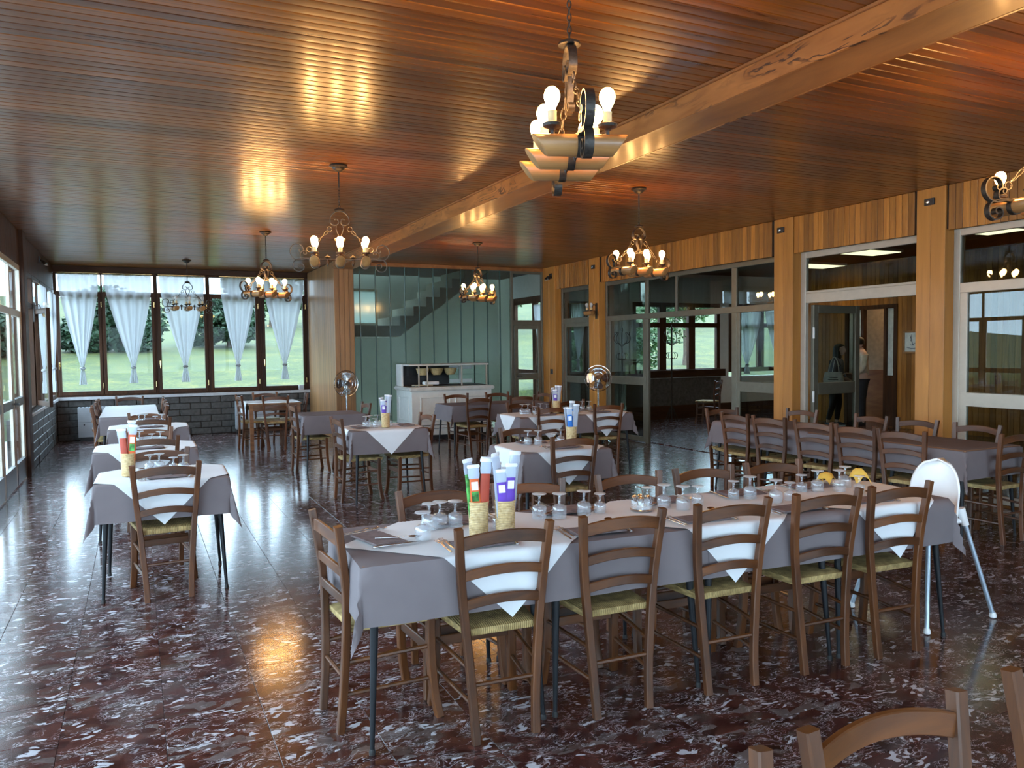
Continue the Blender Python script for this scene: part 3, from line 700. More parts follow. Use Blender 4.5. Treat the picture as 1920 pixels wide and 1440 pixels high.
# ================================================================ CHAIRS
def smooth_path(pts, n=5):
    P = [Vector(p) for p in pts]; out = []
    for i in range(len(P) - 1):
        a, b, c, d = P[max(i - 1, 0)], P[i], P[i + 1], P[min(i + 2, len(P) - 1)]
        for k in range(n):
            t = k / n
            out.append(0.5 * ((2 * b) + (c - a) * t + (2 * a - 5 * b + 4 * c - d) * t * t + (3 * b - a - 3 * c + d) * t ** 3))
    out.append(P[-1]); return out
def rsec(a, b, c=.25):
    k = min(a, b) * c
    return [(a, b - k), (a - k, b), (-a + k, b), (-a, b - k), (-a, -b + k), (-a + k, -b), (a - k, -b), (a, -b + k)]
def make_chair():
    t = thing('ladder_back_chair', 'x', 'chair', group='rustic ladder-back chairs')
    for s in (-1, 1):
        p = smooth_path([(s * .131, -.214, 0), (s * .139, -.198, .18), (s * .160, -.188, .45), (s * .178, -.193, .64), (s * .199, -.226, .888)])
        part('rear_post', MB().tube(p, 1, sec=rsec(.0170, .016), ref=(1, 0, 0)), 'chair_wood_v', t, 32)
    for s in (-1, 1):
        p = smooth_path([(s * .196, .208, 0), (s * .187, .188, .12), (s * .182, .178, .28), (s * .182, .178, .452)])
        part('front_leg', MB().tube(p, 1, sec=rsec(.019, .018), ref=(1, 0, 0)), 'chair_wood_v', t, 32)
    st = MB(); n = 10
    for j in range(n + 1):
        for i in range(n + 1):
            v = j / n; u = i / n * 2 - 1
            w = .158 + (.203 - .158) * v
            e = max(abs(u), abs(2 * v - 1))
            x = u * w; yy = -.170 + .382 * v + (.008 * (1 - u * u) if j == n else 0)
            st.v.append((x, yy, .468 - .012 * (1 - e) - (.010 if e > .97 else 0)))
    for j in range(n):
        for i in range(n): a = j * (n + 1) + i; st.f.append((a, a + 1, a + n + 2, a + n + 1))
    ring = [i for i in range(n + 1)] + [(j + 1) * (n + 1) + n for j in range(n)] + [n * (n + 1) + i for i in range(n - 1, -1, -1)] + [j * (n + 1) for j in range(n - 1, 0, -1)]
    o = len(st.v)
    for r in ring: x, yy, z = st.v[r]; st.v.append((x * 1.015, yy + (.004 if yy > 0 else -.002), .448))
    for r in ring: x, yy, z = st.v[r]; st.v.append((x * .97, yy * .97, .428))
    m = len(ring)
    for k in range(m):
        st.f.append((ring[k], o + k, o + (k + 1) % m, ring[(k + 1) % m])); st.f.append((o + k, o + m + k, o + m + (k + 1) % m, o + (k + 1) % m))
    st.f.append(tuple(o + m + k for k in range(m)))
    part('rush_seat', st, 'rush', t, 60)
    for z, h, w, yp in ((.826, .026, .192, -.214), (.690, .020, .180, -.199), (.570, .020, .170, -.191)):
        pts = [(w * u, yp - .026 * (1 - u * u), z + .026 * (1 - u * u) - .006) for u in [k / 8 - 1 for k in range(17)]]
        part('back_slat', MB().tube(pts, 1, sec=rsec(h, .008, .35), ref=(0, 0, 1)), 'chair_wood_h', t, 32)
    for s in (-1, 1):
        for zr, zf in ((.300, .315), (.165, .175)):
            part('side_rung', MB().tube([(s * .145, -.190, zr), (s * .183, .18, zf)], .0095, 7), 'chair_wood_v', t)
    part('rear_rung', MB().tube([(-.143, -.194, .235), (.143, -.194, .235)], .0095, 7), 'chair_wood_h', t)
    part('front_rung', MB().tube([(-.182, .178, .385), (.182, .178, .385)], .0095, 7), 'chair_wood_h', t)
    part('front_stretcher', MB().box(-.182, .182, .170, .184, .275, .320), 'chair_wood_h', t, 0, .003)
    return t
chair = make_chair()
def seat(x, y, deg, label, line=True):
    """x, y: middle of the two rear feet; deg: direction the sitter faces (0 = +Y)"""
    a = math.radians(deg); f = Vector((-math.sin(a), math.cos(a)))
    o = Vector((x, y)) + f * (.212 if -1 < y < 4 and x < 4 else .187)
    return place(chair, (o.x, o.y, 0), a, label, 'rustic ladder-back chairs')
B = 'brown ladder-back chair, '
LA = -3.4                                                # long table is turned a little
for k, (x, y) in enumerate(((1.325, 2.866), (1.876, 2.836), (2.455, 2.802), (3.015, 2.768), (3.495, 2.740))):
    seat(x, y, LA + (0, .8, .3, .4, 0)[k], B + ORD[k] + ' from left on the near side of the front long table')
for k, (x, y) in enumerate(((1.365, 3.765), (1.88, 3.735), (2.50, 3.70), (3.01, 3.67), (3.52, 3.64))):
    seat(x, y, 180 + LA + (1.5, -1, -1, 0, -2)[k], B + ORD[k] + ' from left on the far side of the front long table')
seat(.715, 3.345, -90 + 3.4, B + 'at the left end of the front long table')
seat(.775, 1.03, 178, B + 'leftmost sliver at the bottom edge, before the front table')
seat(1.300, 1.03, 178, B + 'nearest the viewer, only its top slat in view')
seat(1.90, 1.03, 178, B + 'at the very right edge near the bottom, barely in view')
T_ = ('front', 'second', 'third')
for k, (x, yn, yf, dn) in enumerate(((.145, 5.515, 6.345, 3), (.10, 7.335, 8.16, -1), (.11, 9.455, 10.29, 2))):
    seat(x, yn, dn, B + 'near side of the %s small table in the left row' % T_[k])
    seat(x - .02, yf, 181, B + 'far side of the %s small table in the left row' % T_[k])
for k in range(4):
    seat(-.53, 11.82 + .6 * k, -90 + (2, -3, 1, -2)[k], B + ORD[k] + ' along the left side of the back-left long table')
    seat(.32, 11.80 + .62 * k, 90 + (-3, 2, 4, -1)[k], B + ORD[k] + ' along the right side of the back-left long table')
seat(-.13, 14.35, 180, B + 'at the far end of the back-left long table')
seat(1.52, 13.5, -84, B + 'left of the half-covered wooden table by the garden windows')
seat(2.00, 13.08, -3, B + 'near side of the half-covered wooden table by the garden windows')
seat(1.99, 14.12, 181, B + 'far side of the half-covered wooden table by the garden windows')
seat(2.56, 13.6, 84, B + 'right of the half-covered wooden table by the garden windows')
seat(1.865, 10.58, -88, B + 'left of the bare taupe table in the middle')
seat(2.775, 10.52, 91, B + 'right of the bare taupe table in the middle')
seat(1.925, 8.30, -87, B + 'left of the small table with the drooping white corner')
seat(2.865, 8.28, 93, B + 'right of the small table with the drooping white corner')
seat(4.56, 10.73, 2, B + 'left one on the near side of the table before the counter')
seat(5.28, 10.73, -2, B + 'right one on the near side of the table before the counter')
seat(4.60, 11.68, 180, B + 'left one on the far side of the table before the counter')
seat(5.32, 11.68, 180, B + 'right one on the far side of the table before the counter')
seat(5.90, 11.2, 95, B + 'right end of the table before the counter')
seat(4.56, 8.43, -2, B + 'left one, near side of the white-topped table in the middle right')
seat(5.36, 8.43, -4, B + 'right one, near side of the white-topped table in the middle right')
seat(4.58, 9.30, 182, B + 'left one, far side of the white-topped table in the middle right')
seat(5.36, 9.30, 183, B + 'right one, far side of the white-topped table in the middle right')
seat(3.165, 5.50, -3, B + 'near side of the small table behind the front long table')
seat(3.13, 6.36, 178, B + 'far side of the small table behind the front long table')
for k, y in enumerate((6.47, 5.97, 5.40, 4.92, 4.46)):
    seat(5.735, y, -90 + (1, 6, 8, 4, 9)[k], B + ORD[k] + ' from the far end, near side of the right-hand table')
for k, y in enumerate((6.47, 5.56, 5.04, 4.45)):
    seat(6.635, y, 90 + (5, -4, 4, 4)[k], B + ORD[k] + ' from the far end, pillar side of the right-hand table')
seat(6.06, 7.06, 170, B + 'far end of the right-hand table by the passage')
seat(6.27, 3.90, 2, B + 'near end of the right-hand table, at the right edge')
seat(10.9, 12.9, 30, B + 'standing in the lobby beyond the glazed partition')

# ================================================================ TABLES AND CLOTHS
def make_table(L, D, name='folding_table'):
    t = thing(name, 'x', 'table')
    part('table_top', MB().box(-L / 2, L / 2, -D / 2, D / 2, .728, .755), 'table_wood', t, 0, .004)
    part('apron', MB().box(-L / 2 + .05, L / 2 - .05, -D / 2 + .05, -D / 2 + .07, .67, .728).box(-L / 2 + .05, L / 2 - .05, D / 2 - .07, D / 2 - .05, .67, .728)
         .box(-L / 2 + .05, -L / 2 + .07, -D / 2 + .05, D / 2 - .05, .67, .728).box(L / 2 - .07, L / 2 - .05, -D / 2 + .05, D / 2 - .05, .67, .728), 'black_metal', t, 0)
    for sx in (-1, 1):
        for sy in (-1, 1):
            l = part('leg', MB().tube([(sx * (L / 2 - .065), sy * (D / 2 - .065), .728), (sx * (L / 2 - .028), sy * (D / 2 - .012), .012)], [.021, .0095], 10), 'black_metal', t)
            part('foot_cap', MB().lathe([(.013, 0), (.014, .012), (.010, .022)], 10, (sx * (L / 2 - .028), sy * (D / 2 - .012), 0)), 'rubber', l)
    return t
table_a = make_table(.80, .70)
table_b = make_table(.745, .70)
def put_table(proto, x, y, deg, label): return place(proto, (x, y, 0), math.radians(deg), label, 'black-legged tables')
def drape(rect, a, b, c=(0, 0), phi=0.0, top=.7575, lift=0.0, seed=1, flare=.035, n=44, amp=.007):
    """cloth of half sizes a, b centred at c, turned by phi, laid over the table rectangle and hanging at its sides"""
    x0, x1, y0, y1 = rect; rr = random.Random(seed); ph = [rr.uniform(0, 6.28) for _ in range(6)]
    x0 -= lift; x1 += lift; y0 -= lift; y1 += lift
    mb = MB(); nu = max(10, int(n * a / max(a, b, .5)) if a < b else n); nv = max(10, int(n * b / a) if b < a else n)
    if a > 1.2: nu = int(n * a / .6); nv = int(n * 1.3)
    cph, sph = math.cos(phi), math.sin(phi); r = .014
    for j in range(nv + 1):
        for i in range(nu + 1):
            p, q = a * (2 * i / nu - 1), b * (2 * j / nv - 1)
            x, y = c[0] + p * cph - q * sph, c[1] + p * sph + q * cph
            cx, cy = min(max(x, x0), x1), min(max(y, y0), y1)
            dx, dy = x - cx, y - cy; d = math.hypot(dx, dy)
            if d < 1e-7: mb.v.append((x, y, top + lift)); continue
            ux, uy = dx / d, dy / d
            if d < r * PI / 2: o_, dn = r * math.sin(d / r), r * (1 - math.cos(d / r))
            else: e = d - r * PI / 2; o_, dn = r + flare * e, r + e * (1 - flare * flare * .5)
            th = math.atan2(abs(dy), abs(dx)); s2, s4 = math.sin(2 * th) ** 2, math.sin(4 * th) ** 2
            hang = max(0, dn - .03)
            o_ += hang * (.22 * s2 - .12 * s4)
            s = cx * 9 + cy * 9 + (ph[0] if uy < -.5 else ph[1] if uy > .5 else ph[2])
            o_ += amp * (hang / .25) * (math.sin(s) + .6 * math.sin(2.3 * s + ph[3])) * .8
            o_ = max(o_, .006)
            mb.v.append((cx + ux * o_, cy + uy * o_, top + lift - dn))
    for j in range(nv):
        for i in range(nu): k = j * (nu + 1) + i; mb.f.append((k, k + 1, k + nu + 2, k + nu + 1))
    return mb
def cloth(name, mb, mat, loc, deg, label):
    return single(name, mb, mat, label, 'tablecloth', loc, math.radians(deg), smooth=70)
RA = (-.40, .40, -.35, .35)
def small_table(x, y, deg, where, o=.24, white=True, seed=1, half=.655, shift=(0, 0), half_phi=45):
    put_table(table_a, x, y, deg, 'black-legged square table under cloths, ' + where)
    cloth('tablecloth', drape(RA, .40 + o, .35 + o, seed=seed), 'taupe_cloth', (x, y, 0), deg, 'taupe tablecloth on the ' + where)
    if white:
        s = half / math.sqrt(2)
        cloth('overlay_cloth', drape(RA, s, s, shift, math.radians(half_phi), lift=.0035, seed=seed, n=56), 'white_cloth', (x, y, 0), deg, 'white overlay cloth set diagonally on the ' + where)
small_table(.14, 5.93, -1.5, 'front small table of the left row', .25, seed=3, half=.645)
small_table(.05, 7.74, -.5, 'second small table of the left row', .25, seed=4, half=.645)
small_table(.10, 9.87, -.5, 'third small table of the left row', .25, seed=5, half=.645)
small_table(2.40, 8.33, -2, 'small table left of the counter, white corner drooping', .25, seed=6, half=.62)
small_table(3.18, 5.93, -2, 'small table behind the front long table', .26, seed=7, half=.645)
small_table(2.32, 10.60, 0, 'bare taupe table in the middle distance', .25, False, seed=8)
def double_table(x, y, deg, where, o, whites, seed):
    a = math.radians(deg); r2 = (-.801, .801, -.35, .35)
    for s, w_ in ((-1, 'left'), (1, 'right')):
        put_table(table_a, x + s * .401 * math.cos(a), y + s * .401 * math.sin(a), deg, 'black-legged table under cloths, %s half of the %s' % (w_, where))
    cloth('tablecloth', drape(r2, .80 + o, .35 + o, seed=seed), 'taupe_cloth', (x, y, 0), deg, 'long taupe tablecloth on the ' + where)
    for s, w_ in whites:
        h = .66 / math.sqrt(2)
        cloth('overlay_cloth', drape(r2, h, h, (s * .40, 0), PI / 4, lift=.0035, seed=seed, n=56), 'white_cloth', (x, y, 0), deg, 'white overlay cloth set diagonally, %s half of the %s' % (w_, where))
double_table(4.98, 8.85, -1, 'middle right table', .24, ((-1, 'left'), (1, 'right')), 9)
double_table(5.00, 11.20, 0, 'table before the counter', .25, (), 12)
# back-left long table, end on
for k in range(3): put_table(table_a, -.11, 11.92 + .8 * k, 90, 'black-legged table under cloths, %s of three in the back-left long table' % ORD[k])
rT = (-1.2, 1.2, -.35, .35)
cloth('tablecloth', drape(rT, 1.44, .60, seed=21), 'taupe_cloth', (-.11, 12.72, 0), 90, 'taupe tablecloth hanging off the back-left long table')
cloth('overlay_cloth', drape(rT, .62, .36, (-.58, 0), seed=21, lift=.0035), 'white_cloth', (-.11, 12.72, 0), 90, 'white runner on the near half of the back-left long table')
cloth('overlay_cloth', drape(rT, .62, .36, (.60, 0), seed=21, lift=.0045), 'white_cloth', (-.11, 12.72, 0), 90, 'white runner on the far half of the back-left long table')
# wooden table by the windows, half covered
t = thing('wooden_table', 'square wooden table with thick legs, half covered, by the garden windows', 'table', (2.02, 13.60, 0))
part('table_top', MB().box(-.42, .42, -.40, .40, .725, .755), 'table_wood', t, 0, .004)
part('apron', MB().box(-.38, .38, -.37, -.345, .63, .725).box(-.38, .38, .345, .37, .63, .725).box(-.38, -.355, -.37, .37, .63, .725).box(.355, .38, -.37, .37, .63, .725), 'table_wood', t, 0)
for sx in (-1, 1):
    for sy in (-1, 1): part('leg', MB().box(sx * .375 - .03, sx * .375 + .03, sy * .355 - .03, sy * .355 + .03, 0, .725), 'table_wood', t, 0, .004)
cloth('overlay_cloth', drape((-.42, .42, -.40, .40), .56, .33, (-.14, .17), seed=23), 'white_cloth', (2.02, 13.60, 0), 0, 'small white cloth on the wooden table by the garden windows')
# front long table: four tables in a row
la = math.radians(LA); LO = Vector((.765, 2.975))
def LP(u, v): return (LO.x + u * math.cos(la) - v * math.sin(la), LO.y + u * math.sin(la) + v * math.cos(la))
for k in range(4):
    x, y = LP(.4 + .8 * k, .35)
    put_table(table_a, x, y, LA, 'black-legged table under cloths, %s from left in the front long table' % ORD[k])
rL = (0, 3.2, 0, .70)
cloth('tablecloth', drape(rL, 1.02, .595, (.78, .35), seed=31, amp=.006), 'taupe_cloth', (LO.x, LO.y, 0), LA, 'taupe tablecloth on the left half of the front long table')
cloth('tablecloth', drape(rL, .92, .595, (2.525, .35), seed=32, lift=.0025, amp=.006), 'taupe_cloth', (LO.x, LO.y, 0), LA, 'taupe tablecloth on the right half of the front long table')
s = .645 / math.sqrt(2)
for k, (u, lf_) in enumerate(((.61, .0035), (1.78, .0062), (2.77, .0086))):
    cloth('overlay_cloth', drape(rL, s, s, (u, .35), math.radians(45 + (1, -2, 2)[k]), lift=lf_, seed=31 if k == 0 else 32, n=64), 'white_cloth', (LO.x, LO.y, 0), LA, 'white overlay cloth set diagonally, %s from left on the front long table' % ORD[k])
# right-hand table
for k in range(4): put_table(table_b, 6.19, 4.365 + .745 * k, 90, 'black-legged table under taupe cloth, %s from near end of the right-hand table' % ORD[k])
rR = (0, 2.98, 0, .70)
cloth('tablecloth', drape(rR, .98, .60, (.74, .35), seed=41), 'taupe_cloth', (6.54, 3.992, 0), 90, 'taupe tablecloth on the near half of the right-hand table')
cloth('tablecloth', drape(rR, .82, .60, (2.42, .35), seed=42, lift=.0025), 'taupe_cloth', (6.54, 3.992, 0), 90, 'taupe tablecloth on the far half of the right-hand table')

# ================================================================ TABLEWARE
TZ = .7680
def make_glass(name, r, hb, hs, rf):
    t = thing(name, 'x', 'glass')
    part('bowl', MB().lathe([(r, 0), (r * 1.0, hb * .55), (r * .96, hb * .82), (r * .6, hb * .97), (.006, hb), (.006, hb - .004), (r * .55, hb * .93), (r * .90, hb * .80), (r * .93, hb * .5), (r * .94, 0)], 18), 'tumbler_glass', t, 60)
    part('stem', MB().lathe([(.011, hb - .001), (.006, hb + .006), (.0055, hb + hs * .6), (.010, hb + hs)], 10), 'tumbler_glass', t, 60)
    part('foot', MB().lathe([(.010, hb + hs), (rf * .9, hb + hs + .003), (rf, hb + hs + .0055), (rf * .95, hb + hs + .008), (.0, hb + hs + .009)], 20), 'glass_foot_glint', t, 60)
    return t
g_big, g_small = make_glass('upturned_goblet', .036, .066, .046, .036), make_glass('upturned_goblet', .031, .052, .036, .031)
GL = [(1.11, 3.25, 1), (1.20, 3.42, 1), (1.26, 3.44, 1), (1.33, 3.42, 1), (1.405, 3.32, 1), (1.50, 3.30, 0), (1.76, 3.39, 1), (1.85, 3.35, 1), (1.99, 3.35, 1), (2.09, 3.36, 0), (2.40, 3.39, 0), (2.44, 3.30, 1),
      (2.50, 3.22, 1), (2.65, 3.29, 0), (2.92, 3.32, 0), (3.00, 3.28, 1), (3.04, 3.13, 1), (3.15, 3.14, 0), (3.39, 3.29, 0), (3.47, 3.25, 1), (3.585, 3.20, 1), (3.72, 3.28, 1), (3.64, 3.11, 0)]
def nth(k):
    n = k + 1
    return ORD[k] if k < 12 else '%d%s' % (n, {1: 'st', 2: 'nd', 3: 'rd'}.get(n % 10, 'th') if n not in (11, 12, 13) else 'th')
for k, (x, y, b) in enumerate(GL):
    place(g_big if b else g_small, (x, y, TZ), 0, '%s upturned stemmed glass, %s from left on the front long table' % ('tall' if b else 'small', nth(k)), 'upturned glasses')
for tab, pts in (('front small table of the left row', ((.06, 6.02), (.12, 6.05), (.21, 5.98), (.27, 5.90))), ('second small table of the left row', ((-.06, 7.86), (.0, 7.88), (.10, 7.82), (.17, 7.75))),
                 ('third small table of the left row', ((.0, 10.0), (.06, 10.02), (.17, 9.98), (.24, 9.93))), ('small table behind the front long table', ((3.03, 6.04), (3.11, 6.00), (3.22, 5.93), (3.31, 5.96))),
                 ('left half of the middle right table', ((4.40, 8.92), (4.47, 8.90), (4.52, 8.80), (4.66, 8.92), (4.70, 8.82))), ('right half of the middle right table', ((5.33, 9.0), (5.41, 8.96))),
                 ('small table left of the counter', ((2.21, 8.30), (2.26, 8.34), (2.30, 8.26), (2.36, 8.38), (2.47, 8.30)))):
    for k, (x, y) in enumerate(pts):
        place(g_big if k % 3 != 2 else g_small, (x, y, TZ), 0, 'upturned stemmed glass, %s from left on the %s' % (ORD[k], tab), 'upturned glasses')
# cutlery and napkins
def cut_fork():
    mb = MB().tube([(0, -.10, .004), (0, -.02, .005), (0, .03, .009), (0, .045, .010)], 1, sec=rsec(.0045, .0014), ref=(1, 0, 0))
    mb.tube([(0, .04, .010), (0, .055, .011), (0, .065, .009)], 1, sec=rsec(.012, .0012), ref=(1, 0, 0))
    for q in (-.0098, -.0033, .0033, .0098): mb.tube([(q, .063, .0095), (q, .085, .006), (q, .105, .009)], 1, sec=rsec(.0016, .0011), ref=(1, 0, 0))
    return mb
def cut_knife():
    return MB().tube([(0, -.11, .004), (0, -.01, .004)], 1, sec=rsec(.006, .0028), ref=(1, 0, 0)).tube([(0, -.01, .004), (.001, .03, .004), (.003, .08, .004), (.001, .108, .004)], [1, 1.3, 1.3, .3], sec=rsec(.0075, .0009), ref=(1, 0, 0))
def cut_spoon():
    mb = MB().tube([(0, -.10, .004), (0, -.01, .005), (0, .045, .009)], 1, sec=rsec(.0045, .0014), ref=(1, 0, 0))
    vs = []; fs = []; n, m = 12, 4
    for j in range(m + 1):
        for i in range(n):
            a = 2 * PI * i / n; q = j / m
            vs.append((.019 * q * math.cos(a), .072 + .030 * q * math.sin(a), .003 + .007 * q * q))
    for j in range(m):
        for i in range(n): fs.append((j * n + i, j * n + (i + 1) % n, (j + 1) * n + (i + 1) % n, (j + 1) * n + i))
    return mb.add(vs, fs)
def proto(name, mb, mat, cat): return tag(part(name, mb, mat, None, 60), 'x', cat)
P_f, P_k, P_s = proto('fork', cut_fork(), 'cutlery_steel', 'fork'), proto('knife', cut_knife(), 'cutlery_steel', 'knife'), proto('spoon', cut_spoon(), 'cutlery_steel', 'spoon')
nap = MB().box(-.125, .125, -.075, .075, 0, .003).box(-.122, .122, -.075, .060, .003, .006).box(-.120, .118, -.075, .045, .006, .009)
P_n = tag(part('folded_napkin', nap, 'napkin_taupe', None, 0, .0015), 'x', 'napkin')
def setting(x, y, deg, where, full=True, jit=0):
    """place setting; deg: direction the eater faces; fork(s) at the left, knife and spoon at the right"""
    a = math.radians(deg); rr = random.Random(int(x * 997 + y * 131))
    def at(u, v): return (x + u * math.cos(a) - v * math.sin(a), y + u * math.sin(a) + v * math.cos(a), TZ)
    j = lambda s=4: math.radians(rr.uniform(-s, s))
    place(P_n, at(0, 0), a + j(3), 'folded taupe napkin at the ' + where, 'folded napkins')
    place(P_f, at(-.145, .01), a + j(), 'fork left of the napkin at the ' + where, 'forks')
    place(P_s, (at(.085, .05)[0], at(.085, .05)[1], TZ + .010), a + math.radians(-38) + j(), 'spoon laid across the napkin at the ' + where, 'spoons')
    if full:
        place(P_f, at(-.172, -.012), a + j(), 'outer fork at the ' + where, 'forks')
        place(P_k, at(.148, .01), a + math.radians(-8) + j(), 'knife right of the napkin at the ' + where, 'knives')
for k, u in enumerate((.54, 1.09, 1.67, 2.23, 2.72)):
    x, y = LP(u, .125); setting(x, y, LA, ORD[k] + ' near seat of the front long table')
for k, u in enumerate((.60, 1.14, 1.74, 2.26, 2.76)):
    x, y = LP(u, .575); setting(x, y, 180 + LA, ORD[k] + ' far seat of the front long table')
x, y = LP(.15, .38); setting(x, y, -90 + 12, 'left end of the front long table')
for k, (x, y) in enumerate(((.14, 5.93), (.05, 7.74), (.10, 9.87))):
    setting(x + .02, y - .20, 0, 'near seat, %s left-row table' % T_[k], k == 0)
    setting(x, y + .24, 180, 'far seat, %s left-row table' % T_[k], False)
setting(2.15, 8.33, -90, 'left seat, table left of counter', False); setting(2.66, 8.32, 90, 'right seat, table left of counter', False)
setting(3.20, 5.72, -2, 'near seat, table behind the front one'); setting(3.12, 6.15, 178, 'far seat, table behind the front one', False)
for k, x in enumerate((4.58, 5.38)):
    setting(x, 8.63, 0, '%s near seat of the middle right table' % ORD[k], False); setting(x, 9.07, 180, '%s far seat of the middle right table' % ORD[k], False)
# woven cups with wrapped breadsticks
def make_cup():
    t = thing('woven_cup', 'x', 'cup')
    mb = MB().lathe([(.0, .003), (.043, 0), (.044, .05), (.045, .10), (.047, .148), (.047, .152), (.0435, .152), (.042, .148), (.040, .02), (0, .012)], 24)
    part('weave', mb, 'wicker', t, 50)
    part('rim', MB().tube([(.0455 * math.cos(a), .0455 * math.sin(a), .151) for a in [k * PI / 10 for k in range(20)]], .0035, 6, closed=True), 'straw', t, 180)
    return t
cup = make_cup()
def packet(loc, tilt, rz, body, label, top='wrap_clear', h=.30, w=.021):
    t = thing('breadstick_packet', label, 'packet', loc, rz, 'wrapped breadsticks')
    t.rotation_euler = (tilt[0], tilt[1], rz)
    def sheet(z0, z1, th, wd):
        return MB().tube([(0, 0, z0), (0, 0, (z0 + z1) / 2), (0, 0, z1)], [1, 1.1, 1], sec=rsec(wd, th, .7), ref=(1, 0, 0))
    part('wrapper', sheet(.015, h * .80, .0055, w), body, t, 60)
    part('crimped_end', sheet(h * .80, h * .95, .003, w * 1.12), top, t, 60)
    part('seal', sheet(h * .95, h, .0012, w * 1.25), 'paper_white', t, 60)
    if body in ('wrap_orange', 'wrap_purple', 'wrap_blue'):
        part('print_panel', MB().box(-w * .7, w * .7, -.0085, -.0078, h * .64, h * .76), 'paper_white', t, 0)
    if body == 'wrap_orange':
        part('picture_panel', MB().box(-w * .75, w * .75, -.0085, -.0078, h * .48, h * .62), 'wrap_green', t, 0)
    return t
def filled_cup(x, y, label, kinds, where, rz=0):
    place(cup, (x, y, TZ), rz, label, 'woven breadstick cups')
    n = len(kinds)
    for k, kd in enumerate(kinds):
        a = 2 * PI * k / n - 2.2; r = .017
        packet((x + r * math.cos(a), y + r * math.sin(a), TZ + .008), (-.07 * math.sin(a), .10 * math.cos(a), 0), (-.5 + k * .25) * .6, 'wrap_' + kd, '%s %s breadstick packet in the %s' % (kd, ('tallest', 'leaning', 'second', 'inner', 'rear', 'outer', 'last')[k], where), h=.315 + .025 * ((k * 37) % 3) - (.025 if kd == 'purple' else 0))
filled_cup(1.355, 3.20, 'woven straw cup of orange and purple breadstick packets, front long table', ('orange', 'red', 'purple', 'purple', 'green'), 'left cup on the front long table')
filled_cup(1.470, 3.165, 'woven straw cup full of purple breadstick packets, front long table', ('purple', 'purple', 'clear', 'purple', 'purple', 'clear'), 'right cup on the front long table')
filled_cup(-.075, 5.90, 'woven straw cup with red packets on the front left-row table', ('red', 'orange', 'red', 'clear'), 'cup on the front left-row table')
filled_cup(2.40, 8.20, 'woven straw cup with purple packets left of the counter', ('purple', 'clear', 'purple', 'clear'), 'cup left of the counter')
filled_cup(3.36, 5.86, 'woven straw cup with a blue packet behind the front long table', ('blue', 'clear', 'blue', 'clear'), 'cup behind the front long table')
filled_cup(4.86, 8.86, 'woven straw cup with purple packets on the middle right table', ('purple', 'clear', 'purple', 'clear'), 'cup on the middle right table')
# condiment caddy
t = thing('condiment_caddy', 'chrome condiment caddy with curved handle on the front long table', 'caddy', (2.30, 3.30, TZ), .3)
part('tray', MB().lathe([(0, 0), (.055, 0), (.058, .006), (.055, .01), (0, .008)], 20), 'chrome', t)
part('handle', MB().tube(smooth_path([(.01, .0, .008), (.012, 0, .08), (-.005, 0, .115), (-.045, 0, .125)]), .0035, 6), 'chrome', t)
for k, (a, b) in enumerate(((-.027, -.02), (.027, -.02), (-.022, .025), (.026, .025))):
    j = part('shaker', MB().lathe([(0, .009), (.019, .009), (.02, .05), (.016, .056)], 14, (a, b, 0)), 'tumbler_glass', t)
    part('lid', MB().lathe([(.017, .056), (.017, .068), (.010, .076), (0, .077)], 14, (a, b, 0)), 'chrome', j)
for k, (x, y, r, lab) in enumerate(((3.70, 3.40, .4, 'crumpled yellow paper napkin beside the last glasses'), (3.86, 3.30, 1.2, 'yellow paper napkin standing behind the last glasses'))):
    mb = MB(); rr = random.Random(5 + k); n = 9
    for j in range(n + 1):
        for i in range(n + 1):
            u, v = i / n - .5, j / n - .5
            mb.v.append((u * .13, v * .09, .012 + .045 * (1 - 3 * (u * u + v * v)) * (1 + .4 * k) + rr.uniform(-.006, .006)))
    for j in range(n):
        for i in range(n): q = j * (n + 1) + i; mb.f.append((q, q + 1, q + n + 2, q + n + 1))
    zmin = min(v[2] for v in mb.v); mb.v = [(a, b, c - zmin) for a, b, c in mb.v]
    single('paper_napkin', mb, 'yellow_paper', lab, 'napkin', (x, y, TZ), r, smooth=60)
# child's high chair
hc = thing('high_chair', 'white plastic high chair with grey tube legs at the right end of the front table', 'high chair', (4.165, 3.11, 0), 0)
sx, sy = .285, .252
sh = MB(); n, m = 20, 12                                  # bucket backrest, open towards the table (-x)
for j in range(m + 1):
    v = j / m
    for i in range(n + 1):
        a = (i / n - .5) * PI * .95
        wid = math.sqrt(max(0, 1 - max(0, (v - .35) / .65) ** 2.4))
        sh.v.append((.075 + .07 * math.cos(a) * (1 - .1 * v) + .05 * v, .165 * math.sin(a) * max(wid, .03), .575 + .340 * v))
for j in range(m):
    for i in range(n): q = j * (n + 1) + i; sh.f.append((q, q + 1, q + n + 2, q + n + 1))
b_ = part('backrest', sh, 'white_plastic', hc, 60)
md = b_.modifiers.new('thickness', 'SOLIDIFY'); md.thickness = .012
part('seat', MB().box(-.15, .15, -.155, .155, .548, .578).box(-.17, -.14, -.17, .17, .548, .60), 'white_plastic', hc, 0, .01)
for a in (-1, 1):
    for b in (-1, 1):
        tp_, ft = Vector((a * .135, b * .145, .64)), Vector((a * sx, b * sy, .02))
        q = tp_.lerp(ft, .16)
        part('leg_socket', MB().tube([tp_, q], [.027, .021], 10), 'white_plastic', hc)
        l = part('leg', MB().tube([q, ft], .0135, 10), 'grey_tube', hc)
        part('foot_cap', MB().lathe([(.010, 0), (.019, .006), (.019, .020), (.014, .034)], 10, (ft.x, ft.y, 0)), 'white_plastic', l)
